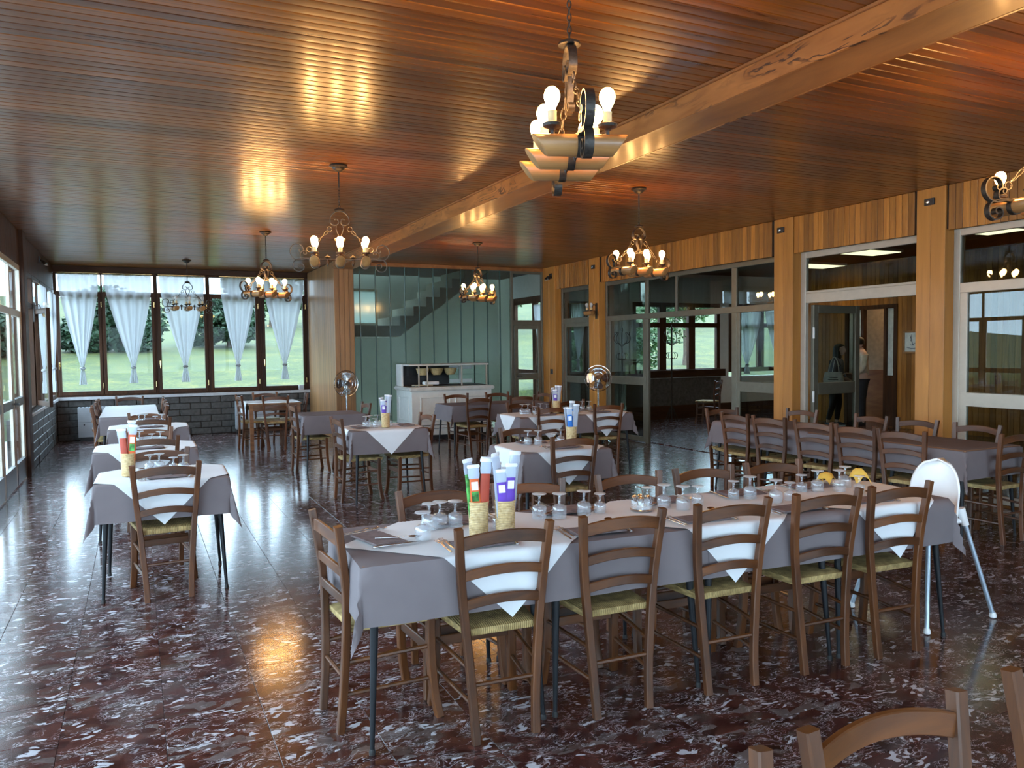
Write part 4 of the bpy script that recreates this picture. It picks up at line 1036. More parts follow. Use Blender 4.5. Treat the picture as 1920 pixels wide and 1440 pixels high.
# ================================================================ CHANDELIERS
def arc(cx, cz, r0, r1, a0, a1, n=22):
    return [(cx + (r0 + (r1 - r0) * k / n) * math.cos(math.radians(a0 + (a1 - a0) * k / n)), cz + (r0 + (r1 - r0) * k / n) * math.sin(math.radians(a0 + (a1 - a0) * k / n))) for k in range(n + 1)]
def chain_links(p, q, link_len=.034, r=.0028, w=.008):
    p, q = Vector(p), Vector(q); d = (q - p); n = max(1, round(d.length / (link_len * .78))); d.normalize()
    a = Vector((0, 1, 0)) if abs(d.y) < .9 else Vector((1, 0, 0)); a = (a - d * a.dot(d)).normalized(); b = d.cross(a)
    mb = MB(); st = (q - p) / n
    for k in range(n):
        c = p + st * (k + .5); s = a if k % 2 else b
        pts = [c + d * (link_len / 2 * math.cos(t)) + s * (w * math.sin(t)) for t in [j * PI / 5 for j in range(10)]]
        mb.tube(pts, r, 5, closed=True)
    return mb
def make_chandelier(bulb):
    t = thing('log_chandelier', 'x', 'chandelier')                # origin at the ceiling; bar along x, logs along y
    part('ceiling_rose', MB().lathe([(.075, 0), (.078, -.012), (.055, -.022), (.052, -.030), (.030, -.048), (.012, -.056), (0, -.058)], 20), 'iron', t)
    part('rod', MB().tube([(0, 0, -.05), (0, 0, -.19)], .006, 8), 'iron', t)
    part('chain', chain_links((0, 0, -.19), (0, 0, -.365)), 'iron', t, 180)
    part('crown_disc', MB().lathe([(0, -.362), (.02, -.366), (.044, -.378), (.046, -.388), (.038, -.392), (0, -.386)], 18), 'iron', t)
    W, TH = .034, .0065
    top = arc(0, -.475, .082, .082, 90, 0, 10) + arc(.036, -.478, .046, .012, -10, -300, 22)
    for s in (-1, 1):
        part('crown_scroll', MB().ribbon([(s * x, z) for x, z in top], W, TH), 'iron', t, 60)
        hs_ = [(s * x, z) for x, z in ((.028, -.520), (.032, -.545), (.020, -.58), (.004, -.62))]
        part('heart_strap', MB().ribbon(hs_ + [(s * x, z) for x, z in arc(.030, -.632, .028, .008, 160, 420, 16)], W * .8, TH), 'iron', t, 60)
        part('ring', MB().tube([(s * (.088 + .021 * math.cos(a)), 0, -.545 + .021 * math.sin(a)) for a in [k * PI / 8 for k in range(16)]], .004, 6, closed=True), 'iron', t, 180)
        part('side_chain', chain_links((s * .10, 0, -.562), (s * .235, 0, -.70), .060, .0032, .011), 'iron', t, 180)
        part('side_ring', MB().tube([(s * (.262 + .022 * math.cos(a)), 0, -.725 + .022 * math.sin(a)) for a in [k * PI / 8 for k in range(16)]], .004, 6, closed=True), 'iron', t, 180)
        big = [(.20, -.802), (.27, -.805)] + arc(.352, -.735, .086, .040, -115, 185, 30) + arc(.335, -.733, .024, .007, 180, 420, 14)
        part('upper_scroll', MB().ribbon([(s * x, z) for x, z in big], W, TH), 'iron', t, 60)
        sm = [(.23, -.805), (.275, -.800)] + arc(.300, -.770, .040, .028, -50, 110, 14) + arc(.300, -.757, .020, .006, 100, 420, 16)
        part('inner_scroll', MB().ribbon([(s * x, z) for x, z in sm], W, TH), 'iron', t, 60)
        lo = [(.24, -.812), (.30, -.808)] + arc(.345, -.868, .062, .044, 110, -120, 24) + arc(.338, -.872, .036, .006, -130, -470, 24)
        part('lower_scroll', MB().ribbon([(s * x, z) for x, z in lo], W, TH), 'iron', t, 60)
        fin = part('finial_cup', MB().lathe([(0, -.768), (.006, -.770), (.008, -.778), (.026, -.784), (.028, -.792), (.012, -.800), (.009, -.83), (.013, -.845), (.004, -.868), (0, -.872)], 14, (s * .108, 0, 0)), 'iron', t)
    part('cross_bar', MB().box(-.30, .30, -.016, .016, -.812, -.804), 'iron', t, 0)
    for k in (-1, 0, 1):
        cx = k * .215
        n = 18; mb = MB()
        for e in (-1, 1):
            for j in range(n):
                a = 2 * PI * j / n; z = math.sin(a)
                mb.v.append((cx + .041 * math.cos(a), e * (.155 + .030 * z), -.838 + .041 * z))
        mb.f = [(j, (j + 1) % n, n + (j + 1) % n, n + j) for j in range(n)] + [tuple(range(n - 1, -1, -1)), tuple(range(n, 2 * n))]
        part('log', mb, 'log_wood', t, 50, .003)
        part('log_strap', MB().tube([(cx + .0435 * math.cos(a), 0, -.838 + .0435 * math.sin(a)) for a in [j * PI / 9 for j in range(18)]], 1, sec=[(.015, .002), (-.015, .002), (-.015, -.002), (.015, -.002)], ref=(0, 1, 0), closed=True), 'iron', t, 60)
        for e in (-1, 1):
            c = (cx, e * .105, 0)
            h = part('drip_pan', MB().lathe([(.008, -.800), (.008, -.785), (.014, -.778), (.034, -.770), (.038, -.760), (.034, -.757), (.012, -.766), (0, -.766)], 14, c), 'iron', t)
            part('candle_sleeve', MB().lathe([(.0165, -.766), (.0175, -.735), (.0165, -.722), (.018, -.713), (.0, -.711)], 12, c), 'candle_cream', h, 50)
            part('bulb', MB().lathe([(.012, -.713), (.014, -.700), (.024, -.682), (.030, -.663), (.030, -.651), (.025, -.636), (.014, -.625), (0, -.622)], 14, c), bulb, h, 180)
    return t
lit, dark = make_chandelier('bulb_lit'), make_chandelier('bulb_unlit')
CH = 'wrought-iron chandelier with log holders, six %s bulbs, '
for x, y, deg, lab in ((1.60, 2.78, 70, 'largest, front centre of the ceiling'), (1.62, 6.82, -13, 'second along the left aisle'), (1.60, 10.95, 30, 'third along the left aisle'),
                       (4.68, 10.95, 28, 'above the white counter'), (4.62, 6.65, 8, 'nearest the right-hand glazing'), (4.66, 2.72, -14, 'cut off at the right edge')):
    place(lit, (x, y, ZC - .003), math.radians(deg), CH % 'lit' + lab, 'log chandeliers')
place(dark, (.83, 14.8, ZC - .003), math.radians(10), CH % 'unlit' + 'farthest left by the garden windows', 'log chandeliers')

# ---- wall sconces
def make_sconce(name, label, loc, rz, bulbs):
    t = thing(name, label, 'wall lamp', loc, rz)                  # wall at x = 0, arm reaches to -x
    part('back_plate', MB().box(-.02, 0, -.022, .022, -.14, .14), 'iron', t, 0, .003)
    part('arm', MB().tube(smooth_path([(-.01, 0, .09), (-.07, 0, .11), (-.11, 0, .02), (-.16, 0, -.02)]), .006, 6), 'iron', t)
    n = 16; mb = MB()
    for e in (-1, 1):
        for j in range(n):
            a = 2 * PI * j / n; mb.v.append((-.16 + .04 * math.cos(a), e * (.13 + .02 * math.sin(a)), -.04 + .04 * math.sin(a)))
    mb.f = [(j, (j + 1) % n, n + (j + 1) % n, n + j) for j in range(n)] + [tuple(range(n - 1, -1, -1)), tuple(range(n, 2 * n))]
    part('log', mb, 'log_wood', t, 50)
    for s in (-1, 1):
        part('side_scroll', MB().tube([(-.16, s * (.13 + x), -.05 + z) for x, z in arc(.045, .03, .035, .008, -120, 220, 16)], .004, 6), 'iron', t, 60)
        c = (-.16, s * .075, 0)
        h = part('drip_pan', MB().lathe([(.010, -.004), (.034, .004), (.036, .014), (0, .010)], 12, c), 'iron', t)
        part('candle_sleeve', MB().lathe([(.017, .010), (.018, .055), (0, .058)], 12, c), 'candle_cream', h, 50)
        part('bulb', MB().lathe([(.012, .056), (.024, .084), (.030, .105), (.025, .132), (0, .145)], 12, c), bulbs, h, 180)
    return t
make_sconce('wall_sconce', 'small iron and log wall lamp, two unlit bulbs, on the fan pillar', (7.436, 12.02, 2.25), 0, 'bulb_unlit')
make_sconce('wall_sconce', 'iron and log wall lamp with two unlit bulbs on the left wall', (XL + .01, 13.15, 2.20), PI, 'bulb_unlit')
for lab, x, y, z, rz in (('small black spotlight under the ceiling on the left wall', XL + .0, 14.2, 3.06, PI), ('small twin spotlight high in the far right corner', 7.44, 13.72, 3.02, 0)):
    t = thing('spotlight', lab, 'spotlight', (x, y, z), rz)
    part('bracket', MB().box(-.03, 0, -.04, .04, -.05, .05), 'dark_plastic', t, 0, .003)
    for s in (-1, 1):
        h = part('head', MB().tube([(-.03, s * .035, 0), (-.07, s * .04, -.03), (-.10, s * .045, -.07)], [.012, .024, .030], 12), 'dark_plastic', t)
        part('lens', MB().lathe([(.026, 0), (.026, .012), (0, .018)], 12, (-.103, s * .045, -.085)), 'bulb_unlit', h)
for k, (y, z, lab) in enumerate(((7.575, 3.06, 'on the pillar left of the open door'), (5.50, 3.06, 'on the pillar right of the open door'), (12.12, 3.04, 'on the fan pillar'))):
    t = thing('motion_sensor', 'small dark alarm sensor high ' + lab, 'sensor', (7.435, y, z), 0, 'alarm sensors')
    part('housing', MB().box(-.022, 0, -.055, .055, -.035, .035), 'dark_plastic', t, 0, .003)
    part('lens', MB().lathe([(.02, 0), (.016, .008), (0, .012)], 12, (0, 0, 0), Matrix.Rotation(-PI / 2, 3, 'Y').to_3x3()), 'chrome', t).location = (-.022, .012, 0)
t = thing('light_switch', 'small black switch plate on the far corner pillar', 'switch', (7.435, 13.72, 1.13))
part('plate', MB().box(-.012, 0, -.05, .05, -.05, .05), 'dark_plastic', t, 0, .003)
part('rocker', MB().box(-.018, -.010, -.02, .02, -.025, .025), 'iron', t, 0, .002)

# ================================================================ PEDESTAL FANS
def make_fan(label, x, y, z, deg, tilt):
    t = thing('pedestal_fan', label, 'fan', (x, y, 0), math.radians(deg))      # faces -y
    part('base', MB().lathe([(0, .0), (.20, 0), (.205, .012), (.18, .028), (.04, .05), (.022, .07)], 24), 'chrome', t)
    part('pole', MB().tube([(0, 0, .05), (0, 0, z - .12)], .015, 10), 'chrome', t)
    R_ = Matrix.Rotation(tilt, 4, 'X'); c = Vector((0, 0, z))
    def tr(p): return R_ @ Vector(p) + c
    part('motor', MB().tube([tr((0, .03, 0)), tr((0, .07, 0)), tr((0, .16, 0)), tr((0, .19, 0))], [.05, .062, .055, .03], 14), 'chrome', t)
    part('neck', MB().tube([(0, 0, z - .14), (0, .06, z - .05)], .02, 8), 'chrome', t)
    g = MB(); Rg = .225
    for rr_, yy in ((Rg, 0), (Rg * .72, -.035), (Rg * .42, -.05)):
        g.tube([tr((rr_ * math.cos(a), yy, rr_ * math.sin(a))) for a in [k * PI / 18 for k in range(36)]], .0032 if rr_ < Rg else .006, 5, closed=True)
    for k in range(40):
        a = 2 * PI * k / 40; ca, sa = math.cos(a), math.sin(a)
        g.tube([tr((.04 * ca, -.055, .04 * sa)), tr((Rg * .72 * ca, -.037, Rg * .72 * sa)), tr((Rg * ca, 0, Rg * sa)), tr((Rg * .72 * ca, .045, Rg * .72 * sa))], .0014, 4)
    part('guard', g, 'chrome', t, 60)
    part('badge', MB().tube([tr((0, -.066, 0)), tr((0, -.052, 0))], .042, 16), 'chrome', t)
    for k in range(4):
        a0 = k * PI / 2; bl = MB(); n = 8
        for j in range(n + 1):
            for i in range(3):
                r_ = .05 + .145 * j / n; a = a0 + (i - 1) * (.35 + .25 * math.sin(PI * j / n))
                bl.v.append(tuple(tr((r_ * math.cos(a), -.012 + (i - 1) * .014, r_ * math.sin(a)))))
        for j in range(n):
            for i in range(2): q = j * 3 + i; bl.f.append((q, q + 1, q + 4, q + 3))
        part('blade', bl, 'chrome', t, 60)
    return t
make_fan('chrome pedestal fan before the slatted wooden pier', 3.29, 13.62, 1.02, 12, 0)
make_fan('chrome pedestal fan tilted up beside the right-wall pillar', 7.02, 11.32, 1.08, -28, math.radians(-18))

# ================================================================ DISPLAY COUNTER
t = thing('display_counter', 'white panelled display counter with glass case before the frosted wall', 'counter', (0, 0, 0))
cx0, cx1, cy0, cy1 = 4.31, 5.84, 13.10, 13.98
part('plinth', MB().box(cx0 + .05, cx1 - .05, cy0 + .05, cy1, 0, .08), 'dark_plastic', t, 0)
part('body', MB().box(cx0, cx1, cy0, cy1, .08, .86), 'counter_white', t, 0, .006)
part('skirting', MB().box(cx0 - .015, cx1 + .015, cy0 - .015, cy1, .08, .17), 'counter_white', t, 0, .008)
part('skirting_groove', MB().box(cx0 - .017, cx1 + .017, cy0 - .017, cy1, .195, .203).box(cx0 - .017, cx1 + .017, cy0 - .017, cy1, .255, .263), 'dark_plastic', t, 0)
def panel_frame(mb, a0, a1, z0, z1, fn, w=.022):
    for p in ((a0, a1, z0, z0 + w), (a0, a1, z1 - w, z1), (a0, a0 + w, z0 + w, z1 - w), (a1 - w, a1, z0 + w, z1 - w)): fn(mb, *p)
fy = lambda mb, a, b, c, d: mb.box(a, b, cy0 - .016, cy0 + .002, c, d)
fxs = lambda mb, a, b, c, d: mb.box(cx0 - .016, cx0 + .002, a, b, c, d)
for a, b in ((cx0 + .16, cx0 + .72), (cx0 + .82, cx1 - .12)):
    mb = MB(); panel_frame(mb, a, b, .33, .76, fy); part('panel_moulding', mb, 'counter_white', t, 0, .006)
mb = MB(); panel_frame(mb, cy0 + .16, cy1 - .16, .33, .76, fxs); part('panel_moulding', mb, 'counter_white', t, 0, .006)
part('worktop', MB().box(cx0 - .05, cx1 + .05, cy0 - .05, cy1 + .02, .86, .935), 'counter_stone', t, 0, .022, seg=3)
part('end_panel', MB().box(cx0 - .0, cx0 + .04, cy1 - .30, cy1, .935, 1.33), 'white_paint', t, 0, .004)
part('case_top', MB().box(cx0 + .02, cx1 + .02, cy0 + .16, cy1, 1.305, 1.335), 'counter_stone', t, 0, .006)
for x in (cx0 + .20, cx0 + .36, cx0 + 1.02, cx1 - .02): part('case_post', MB().box(x - .011, x + .011, cy0 + .17, cy0 + .192, .935, 1.306), 'alu_light', t, 0)
for a, b in ((cx0 + .36, cx0 + 1.02), (cx0 + 1.02, cx1 - .02), (cx0 + .20, cx0 + .36)): part('case_pane', MB().box(a + .011, b - .011, cy0 + .178, cy0 + .182, .94, 1.304), 'window_glass', t, 0)
part('case_back', MB().box(cx0 + .04, cx0 + 1.02, cy1 - .03, cy1, .94, 1.30), 'dark_plastic', t, 0)
part('case_shelf', MB().box(cx0 + .06, cx1 - .04, cy0 + .35, cy1 - .05, 1.125, 1.133), 'window_glass', t, 0)
part('case_deck', MB().box(cx0 + .06, cx1 - .03, cy0 + .2, cy1 - .04, .936, .945), 'dark_plastic', t, 0)
part('rear_door_rail', MB().box(cx0 + 1.04, cx1 - .02, cy1 - .02, cy1, 1.22, 1.28).box(cx0 + 1.04, cx1 - .02, cy1 - .02, cy1, .96, 1.03).box(cx0 + 1.24, cx0 + 1.29, cy1 - .025, cy1, .945, 1.3), 'white_paint', t, 0)
for k, x in enumerate((4.70, 4.97, 5.24)):
    t2 = single('bread_basket', MB().lathe([(.0, .0), (.07, 0), (.10, .04), (.122, .115), (.129, .12), (.116, .112), (.09, .035), (0, .015)], 20), 'straw', 'woven bread basket on the counter shelf, %s of three' % ('left', 'middle', 'right')[k], 'basket', (x, 13.62, 1.134), 0, 'baskets in the display case')
t2 = thing('tray_of_linen', 'tray with folded napkins inside the display case', 'tray', (4.62, 13.42, .946))
part('tray', MB().box(-.17, .17, -.1, .1, 0, .018), 'cream_ceramic', t2, 0, .005)
part('folded_linen', MB().box(.02, .30, -.07, .07, .018, .075), 'paper_white', t2, 0, .012)

# ================================================================ CONVECTORS
for lab, x0, x1 in (('grey convector heater under the leftmost garden window', -1.0, -.18), ('grey convector heater under the right garden windows', 1.72, 2.54)):
    t = thing('convector_heater', lab, 'heater', ((x0 + x1) / 2, YB - .12, 0)); w = (x1 - x0) / 2
    part('cabinet', MB().box(-w, w, -.10, .10, .07, .62), 'convector_grey', t, 0, .006)
    part('plinth', MB().box(-w + .03, w - .03, -.08, .1, 0, .07), 'dark_plastic', t, 0)
    for k in range(12): part('grille_bar', MB().box(-w + .04 + k * (2 * w - .08) / 12, -w + .07 + k * (2 * w - .08) / 12, -.085, .085, .62, .626), 'dark_plastic', t, 0)
    part('seam', MB().box(-w + .005, w - .005, -.1015, -.099, .345, .349), 'dark_plastic', t, 0)
    part('knob', MB().tube([(-w + .10, -.1, .30), (-w + .10, -.115, .30)], .013, 10), 'dark_plastic', t)
t = thing('wall_box', 'small pale junction box above the sill beside the slatted pier', 'box', (3.02, YB - .055, .805))
part('case', MB().box(-.05, .05, -.03, .03, 0, .1), 'white_paint', t, 0, .006)
part('cover', MB().box(-.042, .042, -.034, -.03, .01, .09), 'convector_grey', t, 0)

# ================================================================ LOBBY FURNISHINGS
def coat_stand(label, x, y):
    t = thing('coat_stand', label, 'coat stand', (x, y, 0))
    part('pole', MB().tube([(0, 0, .10), (0, 0, 1.92)], .016, 8), 'iron', t)
    part('spike', MB().lathe([(.016, 1.90), (.028, 1.94), (.012, 1.99), (0, 2.06)], 10), 'iron', t)
    for k in range(4):
        a = k * PI / 2 + .4; ca, sa = math.cos(a), math.sin(a)
        part('hook', MB().tube([(x_ * ca, x_ * sa, z) for x_, z in [(.0, 1.62), (.05, 1.64)] + arc(.10, 1.78, .11, .09, -100, 60, 12) + arc(.16, 1.87, .03, .01, 180, -120, 10)], .008, 6), 'iron', t, 60)
        part('lower_hook', MB().tube([(x_ * ca, x_ * sa, z) for x_, z in [(.0, 1.38)] + arc(.07, 1.42, .07, .06, -120, 90, 12)], .007, 6), 'iron', t, 60)
        part('foot', MB().tube([(x_ * ca, x_ * sa, z) for x_, z in ((0, .42), (.06, .30), (.16, .06), (.24, .012))], .010, 6), 'iron', t, 60)
coat_stand('wrought-iron coat stand in the lobby before the three-light window', 9.78, 12.95)
coat_stand('wrought-iron coat stand in the lobby behind the closed glazed leaf', 8.75, 13.2)
t = thing('wall_picture', 'small framed sketch of a sailing boat on the slatted lobby wall', 'picture', (13.0, 9.90, 1.63))
part('frame', MB().box(-.02, 0, -.23, .23, -.21, -.175).box(-.02, 0, -.23, .23, .175, .21).box(-.02, 0, -.23, -.195, -.175, .175).box(-.02, 0, .195, .23, -.175, .175), 'log_wood', t, 0, .003)
part('sheet', MB().box(-.010, -.004, -.195, .195, -.175, .175), 'poster_paper', t, 0)
ink = MB()
for p in ([(.09, .13), (.02, -.06), (.08, -.05)], [(.05, -.06), (-.02, -.02)], [(.15, -.10), (.05, -.12), (-.10, -.11), (-.16, -.13)], [(-.09, .08), (-.12, .06), (-.12, .10), (-.09, .08)], [(.05, .14), (.07, .02)]):
    ink.tube([(-.0115, a, b) for a, b in p], .005, 4)
part('drawing', ink, 'ink_blue', t, 0)
t = thing('bar_stool', 'dark wooden stool in the room behind the lobby doorway', 'stool', (13.7, 10.85, 0))
part('seat', MB().lathe([(0, .60), (.16, .60), (.17, .62), (.16, .64), (0, .645)], 18), 'dark_wood', t)
for k in range(4):
    a = k * PI / 2 + .6; part('leg', MB().tube([(.11 * math.cos(a), .11 * math.sin(a), .60), (.19 * math.cos(a), .19 * math.sin(a), 0)], .018, 6), 'dark_wood', t)
part('footrest', MB().tube([(.165 * math.cos(a), .165 * math.sin(a), .22) for a in [k * PI / 8 for k in range(16)]], .010, 6, closed=True), 'dark_wood', t, 180)
t = thing('lounge_sofa', 'dark low sofa behind the large window at the right edge', 'sofa', (9.6, 4.6, 0), math.radians(-90))
part('seat', MB().box(-.85, .85, -.40, .40, .12, .42), 'trousers_black', t, 0, .04, seg=2)
part('backrest', MB().box(-.85, .85, .25, .45, .40, .80), 'trousers_black', t, 0, .05, seg=2)
for s in (-1, 1): part('armrest', MB().box(s * .9 - .09, s * .9 + .09, -.42, .45, .10, .58), 'trousers_black', t, 0, .04, seg=2)

# ================================================================ PEOPLE IN THE LOBBY
def skinned(name, pts, edges, mat, parent, sub=2, loc=(0, 0, 0)):
    me = bpy.data.meshes.new(name); me.from_pydata([p[:3] for p in pts], edges, [])
    o = link(name, me, mat, parent, loc)
    sk = o.modifiers.new('skin', 'SKIN'); sk.use_smooth_shade = True
    for v, p in zip(me.skin_vertices[0].data, pts):
        v.radius = (p[3], p[4] if len(p) > 4 else p[3])
    me.skin_vertices[0].data[0].use_root = True
    sb = o.modifiers.new('sub', 'SUBSURF'); sb.levels = sub; sb.render_levels = sub
    return o
def head(parent, x, y, z, mat='skin'):
    """head looking along +x"""
    mb = MB(); n, m = 18, 14
    for j in range(m + 1):
        v = j / m * PI
        for i in range(n):
            a = 2 * PI * i / n; s = math.sin(v)
            px, py, pz = .092 * s * math.cos(a), .074 * s * math.sin(a), .112 * math.cos(v)
            if pz < 0: px = px * (1 - .10 * (-pz / .112)) + .012 * (-pz / .112); py *= 1 - .22 * (-pz / .112)
            fx = math.cos(a)
            if fx > .8 and abs(py) < .03:
                if -.035 < pz < .02: px += .018 * (1 - abs(pz + .012) / .035)       # nose
                elif .02 < pz < .045: px -= .006                                    # brow hollow
            mb.v.append((x + px, y + py, z + pz))
    for j in range(m):
        for i in range(n): mb.f.append((j * n + i, j * n + (i + 1) % n, (j + 1) * n + (i + 1) % n, (j + 1) * n + i))
    h = part('head', mb, mat, parent, 180)
    for s in (-1, 1):
        part('ear', MB().lathe([(0, -.012), (.022, -.006), (.026, .004), (.012, .012), (0, .012)], 10, (x - .005, y + s * .074, z - .005), Matrix.Rotation(PI / 2, 3, 'X')), mat, h, 60)
        part('eye', MB().lathe([(0, -.011), (.010, 0), (0, .011)], 8, (x + .082, y + s * .030, z + .012)), 'stripe_white', h, 180)
        part('pupil', MB().lathe([(0, -.006), (.006, 0), (0, .006)], 8, (x + .089, y + s * .030, z + .012)), 'hair_black', h, 180)
    part('mouth', MB().tube([(x + .086, y - .022, z - .058), (x + .094, y, z - .057), (x + .086, y + .022, z - .058)], .0045, 6), 'wrap_red', h, 180)
    return h
def limb_hand(parent, wrist, direc, mat='skin'):
    """palm and five curled fingers"""
    w = Vector(wrist); d = Vector(direc).normalized(); sd = Vector((0, 1, 0)); sd = (sd - d * sd.dot(d)).normalized(); nn = d.cross(sd)
    mb = MB().tube([w, w + d * .04, w + d * .085], 1, sec=rsec(.036, .013, .6), ref=sd)
    for k, l in enumerate((.060, .072, .076, .066)):
        b = w + d * .080 + sd * (-.027 + .018 * k)
        mb.tube([b, b + d * l * .45 - nn * .004, b + d * l * .8 - nn * .018, b + d * l * .92 - nn * .032], [.0085, .0085, .0078, .006], 7)
    b = w + d * .025 + sd * -.034
    mb.tube([b, b + d * .03 - sd * .022, b + d * .058 - sd * .028 - nn * .012], [.011, .0095, .007], 7)
    return part('hand', mb, mat, parent, 60)
# woman, seen from the side, one foot ahead, leaning slightly forward
wm = thing('person', 'person with shoulder-length black hair, grey striped jacket and black trousers, carrying a bag', 'person', (12.35, 11.15, 0), math.radians(-62))
body = [(0, 0, .86, .13, .15), (.01, 0, 1.02, .115, .135), (.03, 0, 1.18, .115, .15), (.05, 0, 1.30, .09, .15), (.065, 0, 1.36, .05, .05), (.085, 0, 1.43, .045, .045),
        (.05, .16, 1.29, .055), (.06, .20, 1.08, .042), (.16, .19, .93, .034), (.24, .17, .90, .026), (.05, -.16, 1.29, .055), (.02, -.20, 1.08, .042), (.10, -.20, .92, .034), (.17, -.19, .88, .026),
        (.01, .085, .78, .085), (.06, .09, .46, .058), (.02, .09, .10, .038), (.02, .09, .045, .034), (.13, .095, .03, .03), (-.01, -.085, .78, .085), (.0, -.09, .46, .058), (-.10, -.09, .11, .038), (-.10, -.09, .05, .034), (.01, -.095, .03, .03)]
ed = [(0, 1), (1, 2), (2, 3), (3, 4), (4, 5), (3, 6), (6, 7), (7, 8), (8, 9), (3, 10), (10, 11), (11, 12), (12, 13), (0, 14), (14, 15), (15, 16), (16, 17), (17, 18), (0, 19), (19, 20), (20, 21), (21, 22), (22, 23)]
skinned('body', body, ed, 'skin', wm)
gr = lambda idx, s, pts=body, root=1.0: [(*pts[i][:3], *[r * s * (root if i == 0 else 1) + .008 for r in pts[i][3:]]) for i in idx]
jk = [0, 1, 2, 3, 4, 6, 7, 8, 10, 11, 12]; jm = {v: k for k, v in enumerate(jk)}
skinned('jacket', gr(jk, 1.05), [(jm[a], jm[b]) for a, b in ed if a in jm and b in jm], 'jacket_grey', wm)
tk = [0, 14, 15, 16, 19, 20, 21]; tm = {v: k for k, v in enumerate(tk)}
skinned('trousers', gr(tk, 1.06, body, .72), [(tm[a], tm[b]) for a, b in ed if a in tm and b in tm], 'trousers_black', wm)
for s in (-1, 1):
    o_ = .02 if s > 0 else -.10
    sh_ = part('shoe', MB().tube([(o_ - .05, s * .09, .035), (o_, s * .09, .045), (o_ + .09, s * .093, .035), (o_ + .16, s * .095, .025)], [.036, .042, .038, .022], 10), 'shoe_navy', wm, 60)
    part('sole', MB().tube([(o_ - .06, s * .09, .010), (o_ + .17, s * .095, .010)], 1, sec=rsec(.010, .036, .5), ref=(0, 0, 1)), 'stripe_white', sh_, 50)
    part('sleeve_stripe', MB().tube([(.052, s * .222, 1.30), (.06 if s > 0 else .02, s * .252, 1.08), (.155 if s > 0 else .10, s * .236, .94)], .007, 6), 'stripe_white', wm, 60)
head(wm, .105, 0, 1.50)
hr = MB(); n, m = 20, 12
for j in range(m + 1):
    v = j / m
    for i in range(n):
        a = 2 * PI * i / n; fr_ = math.cos(a)
        z = 1.625 - .33 * v; r = .108 * math.sqrt(max(0.0, 1 - (1 - min(1, v * 3)) ** 2)) * (1 + .12 * v)
        x_ = .085 + r * fr_ * (1.05 if fr_ < 0 else (1.0 if v < .25 else .28)); hr.v.append((x_, r * .95 * math.sin(a), z))
for j in range(m):
    for i in range(n): hr.f.append((j * n + i, j * n + (i + 1) % n, (j + 1) * n + (i + 1) % n, (j + 1) * n + i))
part('hair', hr, 'hair_black', wm, 180)
limb_hand(wm, (.24, .17, .90), (.9, 0, -.3)); limb_hand(wm, (.17, -.19, .88), (.8, 0, -.6))
bg_ = thing('tote_bag', 'pale canvas tote bag hanging at the person in the grey jacket', 'bag', (12.35 + .02, 11.15 + .26, .82), math.radians(-62))
bg_.location = (12.13, 10.98, .80)
part('pouch', MB().tube([(0, 0, 0), (0, 0, .14), (0, 0, .27)], [1.06, 1.1, .92], sec=rsec(.17, .045, .6), ref=(1, 0, 0)), 'bag_canvas', bg_, 50)
part('strap', MB().tube(smooth_path([(-.10, 0, .26), (-.05, .05, .48), (.0, .06, .56), (.06, .05, .46), (.10, 0, .26)]), .010, 6), 'bag_canvas', bg_, 60)
part('print', MB().box(-.09, .10, -.052, -.0505, .12, .135).box(-.06, .09, -.052, -.0505, .16, .172), 'trousers_black', bg_, 0)
# man facing her, half hidden by the door stile
mn = thing('person', 'person with short dark hair in a pale shirt, half hidden behind the open door leaf', 'person', (12.88, 10.98, 0), math.radians(150))
body2 = [(0, 0, .92, .14, .16), (.0, 0, 1.10, .13, .155), (.01, 0, 1.28, .125, .17), (.02, 0, 1.42, .10, .17), (.025, 0, 1.48, .055, .055), (.035, 0, 1.55, .05, .05),
         (.01, .20, 1.40, .06), (.04, .24, 1.14, .047), (.16, .20, 1.02, .038), (.25, .17, 1.03, .028), (.01, -.20, 1.40, .06), (-.01, -.25, 1.13, .047), (.04, -.25, .92, .038), (.07, -.24, .85, .028),
         (.0, .10, .82, .095), (.02, .10, .48, .065), (.0, .10, .10, .042), (.0, .10, .05, .038), (.12, .105, .03, .034), (.0, -.10, .82, .095), (.02, -.10, .48, .065), (.0, -.10, .10, .042), (.0, -.10, .05, .038), (.12, -.105, .03, .034)]
skinned('body', body2, ed, 'skin', mn)
skinned('shirt', gr(jk, 1.06, body2), [(jm[a], jm[b]) for a, b in ed if a in jm and b in jm], 'shirt_beige', mn)
skinned('trousers', gr(tk, 1.06, body2, .72), [(tm[a], tm[b]) for a, b in ed if a in tm and b in tm], 'trousers_black', mn)
head(mn, .05, 0, 1.63)
hr = MB(); n, m = 18, 8
for j in range(m + 1):
    v = j / m
    for i in range(n):
        a = 2 * PI * i / n; fr_ = math.cos(a); z = 1.755 - (.16 if fr_ < .3 else .085) * v; r = .102 * math.sqrt(max(0.0, 1 - (1 - min(1, v * 1.6)) ** 2))
        hr.v.append((.045 + r * fr_ * 1.02, r * .86 * math.sin(a), z))
for j in range(m):
    for i in range(n): hr.f.append((j * n + i, j * n + (i + 1) % n, (j + 1) * n + (i + 1) % n, (j + 1) * n + i))
part('hair', hr, 'hair_black', mn, 180)
for s in (-1, 1): part('shoe', MB().tube([(-.05, s * .10, .035), (.04, s * .10, .05), (.12, s * .103, .04), (.20, s * .105, .03)], [.04, .048, .042, .022], 10), 'trousers_black', mn, 60)
limb_hand(mn, (.25, .17, 1.03), (.9, 0, .1)); limb_hand(mn, (.07, -.24, .85), (.2, 0, -.95))

